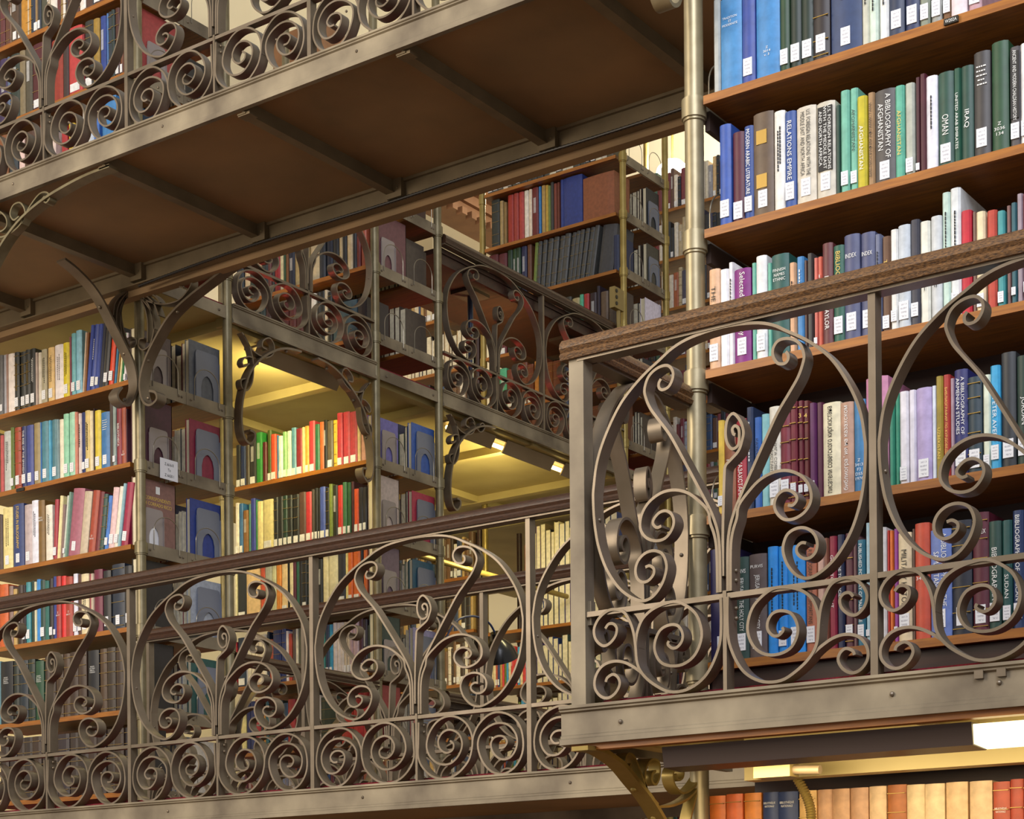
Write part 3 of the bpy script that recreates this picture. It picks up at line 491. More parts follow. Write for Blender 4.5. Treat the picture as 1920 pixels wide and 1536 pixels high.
'S2b': (7.83, 3.262, '''-7584 12 283 a81e2e -; -7569 67 304 2a384c L; -7498 9 304 c0c0cc -; -7487 28 307 dcd4c0 -; -7457 26 305 d8d0bc -; -7429 27 306 dcd0b8 -; -7399 29 305 d8ccb4 -; -7368 33 304 dcd4c0 -; -7329 16 316 20283a L; -7311 29 269 a84628 -; -7278 65 317 1d285c B; -7211 33 319 222e66 B; -7174 18 304 d8d0d0 -; -7154 23 286 a8361e -; -7129 24 308 564640 -; -7103 17 310 dcd4c0 -; -7083 48 311 46483c -; -7033 33 316 84844c -; -6996 34 312 2a3a4a L; -6960 54 310 5a3a34 L; -6904 31 307 1d746a L; -6871 28 306 1d2e4c L; -6840 24 305 288ab0 L; -6813 26 312 d0c4c0 -; -6786 24 310 d4c8c2 -; -6759 25 308 d0c4bc -; -6732 19 308 c0b098 L; -6710 20 308 c4b4a0 L; -6688 21 312 b0929a L; -6664 20 312 b89a9c L; -6642 20 312 bca4b0 L; -6619 29 314 461a2e L; -6588 30 306 281926 LW; -6554 26 269 192826 L'''),
'S2a': (7.83, 2.862, '''-7599 33 282 d4ccb8 -; -7563 59 289 d8cc8c -; -7501 28 308 1f2458 -; -7470 34 314 2a3468 -; -7432 50 321 9c2a34 -; -7379 19 323 2a2420 -; -7358 12 275 d09038 -; -7343 22 306 2a5a60 -; -7319 58 310 1f2a20 B; -7259 51 300 2a3028 -; -7206 37 281 28445a L; -7166 57 298 9c2c28 -; -7107 43 275 b8a090 -; -7062 95 326 a87a70 -; -6965 30 322 1f1f1f -; -6932 22 303 d0c0a8 -; -6908 151 288 1a2c20 B; -6755 85 301 b83428 -; -6667 72 289 b42a28 -; -6593 45 288 b02c30 -; -6546 12 281 d0a8a8 -'''),
'S3e': (10.49, 6.715, '''-7588 70 360 2a2e2a B; -7511 28 338 a08858 -; -7479 24 322 846a3c -; -7441 48 360 982a1e -; -7388 40 360 98362e -; -7345 41 360 a83c36 -; -7301 36 360 dcd4c4 -; -7260 25 360 dcccb4 -; -7231 52 360 641e1e W; -7176 18 360 367ab8 -; -7151 29 360 a88a4c -; -7117 22 355 b8983c -; -7092 19 344 6a7a3c -; -7069 22 360 383836 -; -7043 23 345 743626 -; -7017 19 348 642e1e -; -6990 24 360 28387a -; -6963 155 360 27377a -; -6802 255 319 844c2e -'''),
'S3d': (10.49, 6.32, '''-7612 80 358 5a2024 -; -7529 72 350 5a2228 -; -7449 41 360 1d3822 -; -7402 27 360 28461e W; -7372 36 360 1d3a20 W; -7330 45 360 24264a W; -7276 34 360 643c26 -; -7233 27 360 6a7c34 a4; -7201 29 360 464644 a4G; -7166 33 360 484846 a5G; -7128 40 360 464644 a6G; -7082 42 360 484846 a6G; -7034 37 357 464644 a7G; -6992 46 360 484846 a7G; -6940 30 359 464644 a8G; -6904 30 360 484846 a8G; -6868 30 360 464644 a8G; -6833 32 360 484846 a9G; -6795 34 360 464644 a9G; -6755 36 360 484846 a9; -6685 118 339 3c3c40 a8; -6554 42 257 202a4a -'''),
'S3c': (10.49, 5.925, '''-7616 72 301 5a2226 L; -7540 79 295 5e2428 L; -7453 41 306 1d3822 -; -7406 39 296 28461e -; -7341 43 280 24264a L; -7291 62 288 7a5a38 -; -7225 65 319 3c2c20 -; -7156 88 273 5a4028 -; -7065 87 273 6a3a22 -; -6966 62 308 3c382c -; -6899 60 287 b0a070 L; -6835 29 302 52ac86 L; -6801 41 298 a82c2c -; -6750 54 291 28121a W; -6691 23 330 2a2030 L; -6663 60 282 604c3a -; -6597 70 292 463a34 -'''),
'S3b': (10.49, 5.545, '''-7620 84 282 6a3a22 B; -7530 63 308 4aa480 W; -7461 53 287 6a341e L; -7403 57 291 6a341e BL; -7340 52 315 6c361e BL; -7282 52 289 6a341e BL; -7224 38 304 b87c34 -; -7181 40 324 6a341e -; -7135 63 276 74401e B; -7067 62 274 6c381e B; -6999 73 284 2a2620 -; -6920 72 316 4c3420 B; -6842 94 307 6a3a22 B; -6743 93 284 5a3422 B; -6644 114 290 4a3020 B'''),
'S3a': (10.49, 5.155, '''-7624 84 281 5c3018 B; -7534 88 298 6c3a1e B; -7439 88 273 a8702c -; -7346 87 312 643418 B; -7253 86 324 5c3018 B; -7162 85 327 6c3a1e B; -7071 85 314 643418 B; -6980 95 328 22282a G; -6879 94 271 5c3018 B; -6780 104 287 6a3a1e B; -6670 125 328 5c3018 B'''),
'U1c': (6.02, 6.275, '''-7517 91 310 3a2c24 -; -7423 43 277 5a3828 G; -7377 65 325 4a3626 W; -7306 102 296 b07c2a -; -7200 26 314 26304a -; -7172 21 266 4c3a30 -; -7147 71 257 4a4a3c -; -7073 50 280 d4ccc4 K; -7020 23 252 a82a2c -; -6994 45 274 d4ccc4 K; -6945 86 327 4a302a L; -6856 35 270 d8d0c8 -; -6818 61 241 4a342c -; -6754 56 244 4c342a L; -6696 51 255 d8d0c8 K; -6642 43 311 6a5a50 -; -6596 38 273 b8a890 -'''),
'U1b': (6.02, 5.9, '''-7522 53 340 3a2a4a -; -7466 54 340 382a50 W; -7409 20 340 50607a -; -7386 70 340 28332c GW; -7314 42 340 7a6c50 -; -7268 51 340 4c4638 W; -7214 89 340 4c1c22 GL; -7119 48 338 3a1c20 -; -7067 82 317 8c3022 -; -6980 40 340 3a2a26 -; -6938 96 340 b03a3a L; -6839 12 324 802428 -; -6824 62 340 2c2c28 GL; -6758 43 332 94762e -; -6712 38 333 263c80 LW; -6670 11 340 5074a8 -; -6656 24 340 262e34 G; -6629 21 340 24302c G; -6604 29 340 46241c GL; -6572 18 340 6a3e20 L'''),
'U1a': (6.02, 5.545, '''-7526 119 340 7a4a28 -; -7402 67 339 28323a -; -7329 44 317 d4b8b0 -; -7282 82 305 4a3024 -; -7197 37 300 283c38 -; -7157 24 314 a02a30 -; -7127 43 309 2c3838 -; -7081 32 264 d4c0b4 -; -6996 42 262 a02428 -; -6944 42 260 cfae2c -; -6897 37 242 c4541f -; -6849 54 319 c8c4bc -; -6792 26 255 b8c4d4 -; -6762 38 245 3c68b0 -; -6706 98 318 3a78b0 -; -6604 43 281 20344a -'''),
'U2b': (7.83, 5.545, '''-7556 29 240 2a303a -; -7524 32 240 24303c L; -7488 41 240 c8b896 -; -7441 48 240 2a3a34 -; -7387 33 240 c0a888 -; -7347 48 240 26343a L; -7296 26 240 5c3030 -; -7266 17 240 30343a -; -7245 44 240 8c1c24 -; -7197 22 240 cfc49c -; -7172 14 240 34503c -; -7155 18 240 744a24 -; -7134 47 240 1d2238 W; -7081 61 240 a8966c -; -7017 46 240 a4926a -; -6962 65 337 c4b494 -; -6892 46 329 2a2e38 -; -6841 45 324 1d2238 -; -6792 43 320 26282c -; -6743 22 310 c8b48c -; -6719 29 311 26262a -; -6684 40 301 c8b48c -; -6640 26 292 22242a -; -6611 26 292 742c28 -; -6579 35 283 a8543c -; -6542 24 276 b09470 -'''),
'U2a': (7.83, 5.155, '''-7561 49 340 30343a -; -7508 67 340 2c2426 -; -7431 58 340 1f2a2c -; -7366 43 340 24343a -; -7317 43 340 382024 -; -7268 52 340 3a181c -; -7210 71 334 461c20 -; -7133 52 320 4c1c20 G; -7075 51 308 461a1e G; -6966 41 340 d4d4d8 -; -6919 27 340 2c2e30 -; -6889 30 340 202428 -; -6856 19 340 c8c0b0 -; -6831 31 321 1d2124 G; -6793 177 240 3c525e -; -6611 67 240 2c2426 -'''),
}
# ------------------------------------------------------------ lettering
DEC = {'w': 'white_ink', 'k': 'black_ink', 'y': 'yellow_ink'}
def text_mesh(txt, spacing=.95):
    cu = bpy.data.curves.new('lettering', 'FONT'); cu.body = txt; cu.align_x = 'CENTER'; cu.align_y = 'CENTER'; cu.size = 1; cu.space_line = spacing
    cu.resolution_u = 2
    o = bpy.data.objects.new('lettering', cu); C.objects.link(o)
    dg = bpy.context.evaluated_depsgraph_get()
    me = bpy.data.meshes.new_from_object(o.evaluated_get(dg)); bpy.data.objects.remove(o); bpy.data.curves.remove(cu)
    return me
def lettering(name, txt, m, parent, place, maxw, maxh, mode, spacing=.95):
    # place: function (a,b)->3-D, a to the right along the text, b up
    me = text_mesh(txt, spacing)
    if len(me.vertices) == 0: return None
    xs = [v.co.x for v in me.vertices]; ys = [v.co.y for v in me.vertices]
    w_, h_ = max(xs) - min(xs), max(ys) - min(ys)
    cx, cy = (max(xs) + min(xs)) / 2, (max(ys) + min(ys)) / 2
    sx = maxw / w_; sy = maxh / h_
    k = min(sx, sy); sx = min(sx, k * 1.25); sy = min(sy, k * 1.6)
    for v in me.vertices: v.co = place((v.co.x - cx) * sx, (v.co.y - cy) * sy)
    me.materials.clear()
    return obj(name, me, m, parent)

# ------------------------------------------------------------ books
NAMES = [('black', '1a1a1a'), ('charcoal', '3a3a3a'), ('grey', '868680'), ('pale grey', 'b8bcc0'), ('white', 'dcdcdc'), ('cream', 'd8d0b0'), ('tan', 'c09a70'), ('brown', '6a4a2c'), ('dark brown', '3c2a1e'),
         ('orange', 'c8662a'), ('red', 'b02c2c'), ('dark red', '7a2030'), ('maroon', '501a2a'), ('rust', '98442a'), ('pink', 'b87898'), ('purple', '74176f'), ('navy', '22305c'), ('blue', '33498f'), ('sky blue', '3f80b8'),
         ('bright blue', '1a86d8'), ('pale blue', '86b4c8'), ('slate blue', '464b6c'), ('teal', '36828a'), ('dark teal', '23505a'), ('mint green', '86c0a0'), ('green', '2c7244'), ('dark green', '1c4030'), ('olive', '748238'), ('yellow', 'cdb828'), ('mauve', '98808c'), ('gold', 'c8a858')]
def cname(h):
    a = lin(h); a = [c ** .4545 for c in a[:3]]
    return min(NAMES, key=lambda n: sum((x - y ** .4545) ** 2 for x, y in zip(a, lin(n[1])[:3])))[0]
def ordn(n): return f"{n}{'th' if 10 <= n % 100 <= 20 else {1: 'st', 2: 'nd', 3: 'rd'}.get(n % 10, 'th')}"
SHELF = {'RA': 'top visible shelf of right bookcase', 'RB': 'second shelf of right bookcase', 'RC': 'third shelf of right bookcase', 'RD': 'fourth shelf of right bookcase', 'RE': 'lowest railing-side shelf of right bookcase',
         'RF': 'shelf below right gallery', 'S1e': 'top shelf of left bookcase', 'S1d': 'second shelf of left bookcase', 'S1c': 'third shelf of left bookcase', 'S1b': 'fourth shelf of left bookcase', 'S1a': 'fifth shelf of left bookcase'}
stuff = MB()
def book_shell(mb, x0, w, y, z, h, d, col=None, flat=False):
    # U-shaped case: two boards and a slightly rounded spine (spine toward -Y)
    b = min(.0035, w * .16); r = 0 if flat else min(.005, w * .12)
    o = [(x0, y + d), (x0, y + .003)] + ([(x0 + w * .2, y - r * .7), (x0 + w * .5, y - r), (x0 + w * .8, y - r * .7)] if not flat else []) + [(x0 + w, y + .003), (x0 + w, y + d), (x0 + w - b, y + d), (x0 + w - b, y + .006), (x0 + b, y + .006), (x0 + b, y + d)]
    mb.prism(o, z, z + h, 'Z', col); return b
PAGE = lin('d4cbb0')
def rot_stuff(start, px_, pz, a):
    ca, sa = math.cos(a), math.sin(a)
    for i in range(start, len(stuff.v)):
        x, y, z = stuff.v[i]; dx, dz = x - px_, z - pz
        stuff.v[i] = (px_ + dx * ca + dz * sa, y, pz - dx * sa + dz * ca)
def add_stuff(x0, w, y, z, h, col, fl, d, lean=0):
    s0 = len(stuff.v)
    b = book_shell(stuff, x0, w, y, z, h, d, lin(col))
    stuff.box(x0 + b, y + .006, z + .004, x0 + w - b, y + d - .004, z + h - .005, PAGE)
    if 'L' in fl: stuff.box(x0 + w * .15, y - .006, z + .02, x0 + w * .85, y - .003, z + .02 + .04, lin('dcdcdc'))
    if 'B' in fl or 'G' in fl:
        for q in (.12, .3, .55, .75, .92): stuff.box(x0 + w * .04, y - .0058, z + h * q, x0 + w * .96, y - .003, z + h * q + .002, lin('8a7038'))
    if 'W' in fl: stuff.box(x0 + w * .3, y - .006, z + h * .5, x0 + w * .7, y - .003, z + h * .8, tuple(.5 * a + .3 for a in lin(col)[:3]) + (1,))
    if lean: rot_stuff(s0, x0 + w, z, lean)
def dashes(o, w, h, mode, m):
    # worn, unreadable spine title: rows of small printed marks
    mb = MB(); rn = random.Random(int(w * 1e5) + int(h * 1e4)); yy = -.0063
    if mode == 'v':
        z = h * .84
        for ln in range(2 if w > .03 else 1):
            x = w * (.42 if w > .03 else .5) + ln * w * .2; z = h * rn.uniform(.78, .86); end = h * rn.uniform(.35, .5)
            while z > end:
                L = rn.uniform(.004, .009); mb.box(x - min(w * .06, .0014), yy, z - L, x + min(w * .06, .0014), yy + .003, z); z -= L + .0028
    else:
        for k in range(5):
            z = h * .85 - k * .011; ww = w * rn.uniform(.35, .62); x = w / 2 - ww / 2
            while x < w / 2 + ww / 2:
                L = rn.uniform(.003, .007); mb.box(x, yy, z, min(x + L, w * .84), yy + .003, z + .0032); x += L + .002
    obj('title_marks', mb.mesh('title_marks'), m, o)['kind'] = 'stuff'
def make_book(x0, w, y, z, h, col, fl, tails, lean, d, label, group):
    px_ = w if lean else 0
    mb = MB(); b = book_shell(mb, -px_, w, 0, 0, h, d)
    me = mb.mesh('book', True); o = obj('book', me, 'book_cloth'); o.color = lin(col)
    o.location = (x0 + px_, y, z); o.rotation_euler = (0, lean, 0)
    tag(o, label, 'book', group)
    holder = o
    def ch(nm, m_, mat_):
        c = obj(nm, m_, mat_, o); c.location = (-px_, 0, 0); return c
    ch('page_block', MB().box(b, .006, .004, w - b, d - .004, h - .005).mesh('page_block'), 'paper')
    if 'L' in fl:
        lw = min(w * .78, .026); lz = .014 + (.012 if h > .25 else 0); lx = w / 2
        ch('spine_label', MB().box(lx - lw / 2, -.0064, lz, lx + lw / 2, -.0035, lz + min(.046, lw * 1.9)).mesh('spine_label'), 'sticker')
    if 'B' in fl or ('G' in fl):
        g = MB()
        for q in (.06, .2, .42, .62, .78, .93): g.box(w * .03, -.0058, h * q, w * .97, -.002, h * q + .0018)
        ch('gold_bands', g.mesh('gold_bands'), 'gold_foil')['kind'] = 'stuff'
    if 'S' in fl:
        for q in (.28, .7): ch('gold_panel', MB().box(w * .2, -.0062, h * q, w * .72, -.003, h * q + w * .62).mesh('gold_panel'), 'gold_foil')
    if 'P' in fl: ch('title_panel', MB().box(w * .1, -.0062, h * .3, w * .9, -.003, h * .95).mesh('title_panel'), 'black_ink')
    if not tails:
        if 'W' in fl: dashes(ch_holder(o, px_), w, h, 'h' if w > .04 else 'v', 'white_ink')
        if 'G' in fl: dashes(ch_holder(o, px_), w, h, 'v', 'gold_foil')
        if 'K' in fl: dashes(ch_holder(o, px_), w, h, 'v', 'black_ink')
    for tl in tails:
        body, fr = tl.rsplit('@', 1); fr = float(fr); mode = body[0]; body = body[1:]; c = 'w'
        if body[-2:] in (' w', ' k', ' y'): c = body[-1]; body = body[:-2]
        body = body.replace('\\n', '\n'); nl = body.count('\n') + 1
        yy = -.0068 if 'P' in fl else -.0061
        def pl(a, bb, mode=mode, fr=fr):
            if mode == '=': return (w / 2 + a - px_, yy, h * fr + bb)
            if mode == '>': return (w / 2 + bb - px_, yy, h * fr - a)
            return (w / 2 - bb - px_, yy, h * fr + a)
        if mode == '=': lettering('spine_title', body, DEC[c], o, pl, w * .72, .0085 * nl if w > .05 else .011 * nl, mode, 1.1)
        else:
            lo = (.014 + (.012 if h > .25 else 0) + min(.046, min(w * .78, .026) * 1.9) + .006) if 'L' in fl else .012
            ln = min(.0088 * max(len(q) for q in body.split('\n')) + .015, .96 * h - lo); ln = min(ln, (.8 if len(tails) > 1 else .96) * h - lo); cz = min(max(fr * h, lo + ln / 2), (.8 if len(tails) > 1 else .965) * h - ln / 2); fr = cz / h
            def pl(a, bb, mode=mode, fr=fr):
                return (w / 2 + bb - px_, yy, h * fr - a) if mode == '>' else (w / 2 - bb - px_, yy, h * fr + a)
            lettering('spine_title', body, DEC[c], o, pl, ln, w * (.42 if nl == 1 else .62 if nl == 2 else .66), mode, 1.0)
    return o
class _H: pass
def ch_holder(o, px_): return o
COUNT = 0
def lay_rows():
    global COUNT
    for key, (Y, Z, txt) in BOOKS.items():
        Z = min(RS if key[0] == 'R' else L1 + L2, key=lambda q: abs(q - Z))
        indiv = key in SHELF; n = 0
        vis0, vis1 = (-7.47, 0) if key[0] == 'S' else (-3, -1.5)
        for tok in txt.split(';'):
            tok = tok.strip(); tails = tok.split('|')[1:]; f = tok.split('|')[0].split()
            x0, w, h = int(f[0]) / 1000, int(f[1]) / 1000, int(f[2]) / 1000; col = f[3]; fl = f[4]
            lean = 0
            if 'a' in fl: i = fl.index('a'); lean = R_(int(fl[i + 1])); fl = fl[:i] + fl[i + 2:]
            rn = random.Random(f[0] + key); d = min(.235, .13 + h * .22 + rn.uniform(0, .02)); y = Y + rn.uniform(0, .008)
            top_lim = .372 if key[0] != 'U' else .36
            hh = min(h, top_lim)
            if key[:2] in ('S2', 'U1', 'U2') and x0 + w > -6.526: continue
            if not indiv or (x0 + w < vis0) or (x0 > vis1):
                add_stuff(x0, w, y, Z, hh, col, fl, d, lean); continue
            n += 1
            nm = cname(col); tall = 'thick ' if w > .055 else ('slim ' if w < .019 else '')
            extra = ' with white label' if 'L' in fl else (' with gold bands' if 'B' in fl else '')
            tilt = 'leaning ' if lean else ''
            label = f"{tilt}{tall}{nm} book{extra}, {ordn(n)} from left, {SHELF[key]}"
            make_book(x0, w, y, Z + .0003, hh, col, fl, tails, lean, d, label, 'books on ' + SHELF[key]); COUNT += 1
lay_rows()

# books behind: back rows of the stacks (page edges toward us) and far shelves, too many to tell apart
def fore_edge(x0, w, y, z, h, col, d):
    # spine away from us (+Y), page edges facing -Y
    b = min(.003, w * .15); c = lin(col)
    stuff.prism([(x0, y), (x0 + b, y), (x0 + b, y + d - .004), (x0 + w - b, y + d - .004), (x0 + w - b, y), (x0 + w, y), (x0 + w, y + d), (x0, y + d)], z, z + h, 'Z', c)
    stuff.box(x0 + b, y + .004, z + .004, x0 + w - b, y + d - .005, z + h - .004, PAGE)
PAL = ['2a2c30', '6a2a30', '8a8a90', '9aa4b4', '5a4034', 'b8a888', '28446a', '3a5a48', 'c8c0ac', '70303a', '46465a', 'a05838', 'd0c8b8', '1c2430']
def fill(x0, x1, y, z, hmin, hmax, pal, seed, wmin=.018, wmax=.045, fe=False, fl=''):
    rn = random.Random(seed); x = x0
    while x < x1 - .012:
        w = min(rn.uniform(wmin, wmax), x1 - x); h = rn.uniform(hmin, hmax); c = rn.choice(pal)
        if fe: fore_edge(x, w - .001, y, z, h, c, .19)
        else: add_stuff(x, w - .001, y + rn.uniform(0, .01), z, h, c, rn.choice(['L', 'L', '', 'W', 'B']) if fl == '' else fl, .17)
        x += w
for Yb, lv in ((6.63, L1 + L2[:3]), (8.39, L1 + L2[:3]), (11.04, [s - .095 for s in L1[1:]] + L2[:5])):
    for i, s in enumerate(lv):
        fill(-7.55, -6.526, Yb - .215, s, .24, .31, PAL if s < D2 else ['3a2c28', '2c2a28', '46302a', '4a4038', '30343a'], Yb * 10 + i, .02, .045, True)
CREAM = ['28386a', '3a4a4a', 'd0c48c', '6a5a3a', '202428', '4a3a6a']
for i, s in enumerate(L1[1:]):
    z = s - .095
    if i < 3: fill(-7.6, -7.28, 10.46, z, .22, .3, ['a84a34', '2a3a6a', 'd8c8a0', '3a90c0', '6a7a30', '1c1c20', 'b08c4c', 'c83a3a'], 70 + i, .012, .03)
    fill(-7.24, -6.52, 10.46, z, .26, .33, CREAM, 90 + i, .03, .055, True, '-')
for i, s in enumerate(L1 + L2 + [L2[-1] + .391]):
    fill(-7.6, -5.4, 12.3, s, .25, .33, PAL + ['742828', 'c8a878', 'd8d0c0'], 130 + i, .025, .05)
fill(-7.6, -6.52, 10.46, L2[5], .2, .28, ['3a3a34', '4a4434', '2c2c28', 'c0b8a0'], 5, .03, .06)
fill(-7.55, -6.55, 6.02, L2[3], .24, .3, ['5a2c2c', '8a7048', '3c3028', 'b8a890', '28303a'], 6)
fill(-7.55, -6.55, 7.83, L2[2], .24, .31, ['c8bc9c', '4a5a6a', 'b8a888', '8a5a3a', '2a2a2c'], 8)
fill(-7.55, -6.55, 7.83, L1[0], .24, .31, PAL, 9)

# ------------------------------------------------------------ books whose covers face the gallery at the stack ends, and bookends
def end_book(y0, y1, x, z, h, thick, col, label, tilt=0):
    me = MB().box(-thick, 0, 0, -thick + .003, y1 - y0, h).box(-.003, 0, 0, 0, y1 - y0, h).box(-thick, y1 - y0 - .004, 0, 0, y1 - y0, h).mesh('book')
    o = obj('book', me, 'book_cloth'); o.color = lin(col); o.location = (x, y0, z); o.rotation_euler = (tilt, 0, 0)
    tag(o, label, 'book', 'books standing at the stack ends')
    obj('page_block', MB().box(-thick + .003, .004, .004, -.003, y1 - y0 - .004, h - .005).mesh('page_block'), 'paper', o)
    return o
BEP = [(0, 0), (0, .18), (.004, .19), (.014, .194), (.106, .194), (.116, .19), (.12, .18), (.12, 0), (.092, 0), (.092, .06), (.085, .085), (.072, .1), (.06, .105), (.048, .1), (.035, .085), (.028, .06), (.028, 0)]
def bookend(y, x, z, m, label, sc=1.0, group='metal bookends'):
    t = thing('bookend', (x, y, z), label, 'bookend', group)
    MB().prism([(y + a * sc, z + b * sc) for a, b in BEP], x, x + .0025, 'X').build('plate', m, t)
    MB().box(x, y - .003, z, x + .008, y - .0005, z + .165 * sc).build('flange', m, t)
    MB().box(x, y + .1205 * sc, z, x + .008, y + .123 * sc, z + .165 * sc).build('flange', m, t)
    MB().box(x + .0025, y + .03 * sc, z, x + .026, y + .09 * sc, z + .0015).build('foot', m, t)
    return t
RN = ['lowest', 'fifth', 'fourth', 'third', 'second', 'top']
ENDS = {  # stack 1 and 2 shelf ends: front cover colour, rear cover colour
    6.03: {5: ('5a4a48', '5c6068'), 4: ('46222e', '84223c'), 3: ('7c5850', '283a80'), 2: ('241f1e', '9aa0aa'), 1: ('241f20', '24504a')},
    7.81: {5: ('6a64a0', '3a5aa0'), 4: ('b8a8a0', 'a83048'), 3: ('6a5664', '2a5468'), 2: ('31423c', '9a94b4'), 1: ('8a3030', 'b06a60')}}
for Yf, rows_ in ENDS.items():
    nm = 'first' if Yf < 7 else 'second'
    for i, (c1, c2) in rows_.items():
        z = L1[i]; xf = -6.492; big = (Yf < 7 and i == 3)
        h1 = .335 if (Yf < 7 and i in (3, 2, 1)) else (.33 if i != 5 else .26)
        e1 = end_book(Yf + .0, Yf + (.26 if big else .24), xf, z + .0005, h1, .03, c1, f"{cname(c1)} book cover facing out, front end of {nm} stack's {RN[i]} shelf")
        e2 = end_book(Yf + .36, Yf + .575, xf + .0, z + .0005, .3, .028, c2, f"{cname(c2)} book cover facing out, rear end of {nm} stack's {RN[i]} shelf")
        if big:
            def pl(a, b): return (.0008, .142 + a, .232 + b)
            lettering('cover_title', 'CORRISPONDENTI\nDI CORRADO RICCI', 'yellow_ink', e1, pl, .18, .044, '=', 1.1)
            obj('emblem', MB().box(0, .129, .272, .001, .155, .308).mesh('emblem'), 'white_ink', e1)
            obj('note_sheet', MB().box(.0005, .045, .002, .0012, .15, .16).mesh('note_sheet'), 'white_card', e1)
        if not (Yf < 7 and i in (2, 1)): bookend(Yf + (.05 if big else .085), xf + .004, z + .001, 'bookend_taupe', f"taupe metal bookend at front end of {nm} stack's {RN[i]} shelf")
        bookend(Yf + .40, xf + .004, z + .001, 'bookend_grey', f"blue-grey metal bookend at rear end of {nm} stack's {RN[i]} shelf", 1.34)
# upper level end boards
e = end_book(7.86, 8.13, -6.49, L2[1] + .0005, .33, .03, '664044', "large plum board at second stack's end on the upper level")
bookend(7.9, -6.486, L2[1] + .001, 'bookend_taupe', 'pale bookend against the plum board on the upper level')
e = end_book(6.05, 6.32, -6.49, L2[2] + .0005, .34, .03, '9c3f3c', "large coral red board at first stack's end behind upper spiral railing")
bookend(6.12, -6.486, L2[2] + .001, 'bookend_taupe', 'pale bookend against the coral board behind upper spiral railing')
for i, c in ((3, '46443c'), (4, '2c2e30')): 
    end_book(10.83, 11.0, -6.49, L2[i] + .0005, .3, .03, c, f"{cname(c)} book cover facing out, third stack's end, {'lower' if i == 3 else 'higher'} shelf")
    bookend(10.85, -6.486, L2[i] + .001, 'bookend_grey', f"grey bookend at the third stack's end, {'lower' if i == 3 else 'higher'} shelf", 1.1)
end_book(10.8, 11.02, -6.488, L2[2] + .0005, .3, .04, 'cfc8d8', "pale lilac board at the third stack's end above the worn handrail")

for z_ in (D2, D1):
    for k in range(4 if z_ > 4 else 6):
        fill(-8.85, -7.78, 10.5, z_ + .16 + .39 * k, .25, .33, ['5a4028', '3a2a1e', 'c8b894', '6a4a2c', '241c18', 'a88a54', 'd8d0c0', '2a3a5a'], z_ * 7 + k, .02, .05, k % 2 == 0 and z_ > 4, '')
so = tag(stuff.build('mixed_books', 'book_mixed'), 'hundreds of mixed books packed on the farther shelves and upper stacks', 'books', None, 'stuff')

# shelf tags and signs
def pl(a, b): return (-1.6765 + a, 4.2675, RS[5] - .0115 + b)
tg_par = tg.parent; off = tg_par['_o']
lettering('tag_lettering', 'W202A', 'white_ink', tg, lambda a, b: (-1.6765 + a - off[0], 4.2675 - off[1], RS[5] - .0115 + b - off[2]), .03, .008, '=')
sg = thing('shelf_sign', (-6.445, 6.2, L1[4] - .02), 'white paper call-number sign hung on left bookcase second shelf end', 'sign')
MB().box(-6.447, 6.145, L1[4] - .055, -6.4445, 6.262, L1[4] + .045).build('card', 'white_card', sg)
so_ = sg['_o']
for i, tx in enumerate(('Z 6616 R', 'To', 'Z 6620 I')):
    lettering('sign_lettering', tx, 'black_ink', sg, lambda a, b, i=i: (-6.4435 - so_[0], 6.204 + a - so_[1], L1[4] + .02 - i * .027 + b - so_[2]), .06 if i != 1 else .018, .014, '=')

# ------------------------------------------------------------ desks and lamps in the wide bay
def desk(z, label):
    t = thing('desk', (-6.8, 9.4, z), label, 'desk')
    MB().box(-7.15, 8.45, z + .835, -6.49, 10.4, z + .865).build('desk_top', 'dark_wood', t)
    MB().box(-6.52, 8.45, z + .775, -6.5, 10.4, z + .835).build('apron', 'dark_wood', t)
    for y in (9.1, 10.2):
        l = MB().lathe([(.018, z), (.018, z + .82)], -6.75, y, 12).build('leg', 'paint_post', t, True)
        MB().box(-6.83, y - .1, z + .815, -6.67, y + .1, z + .835).build('leg_plate', 'steel_dark', l)
desk(D2, 'dark wooden desk behind the upper gallery railing, seen from below')
desk(D1, 'dark wooden desk behind the lower bridge carrying the black lamp')
lp = thing('desk_lamp', (-6.72, 8.75, D1 + .866), 'black gooseneck desk lamp with white inner shade behind the lower bridge railing', 'lamp')
zt = D1 + .866
MB().lathe([(.075, zt), (.078, zt + .012), (.06, zt + .03), (.012, zt + .036)], -6.72, 8.75, 20).build('base', 'lamp_black', lp, True)
gp = [(-6.72, 8.75, zt + .03), (-6.72, 8.74, zt + .2), (-6.73, 8.76, zt + .38), (-6.72, 8.88, zt + .56), (-6.71, 9.05, zt + .62), (-6.7, 9.2, zt + .6), (-6.7, 9.28, zt + .53)]
MB().tube(crom(gp, 5), .007, 8).build('gooseneck', 'cable_blue', lp, True)
sh = obj('shade', MB().lathe([(.012, .1), (.03, .1), (.034, .06), (.06, .035), (.085, 0), (.1, -.05), (.097, -.05), (.08, -.002), (.055, .03), (.01, .05)], 0, 0, 24).mesh('shade', True), 'lamp_black', lp)
sh.scale = (1.18, 1.18, 1.18); sh.location = (.02, .56, .44); sh.rotation_euler = (R_(28), R_(8), 0)
obj('shade_lining', MB().lathe([(.095, -.0495), (.078, -.003), (.053, .028), (.009, .045), (.002, .045)], 0, 0, 24).mesh('shade_lining', True), 'lamp_white', sh)

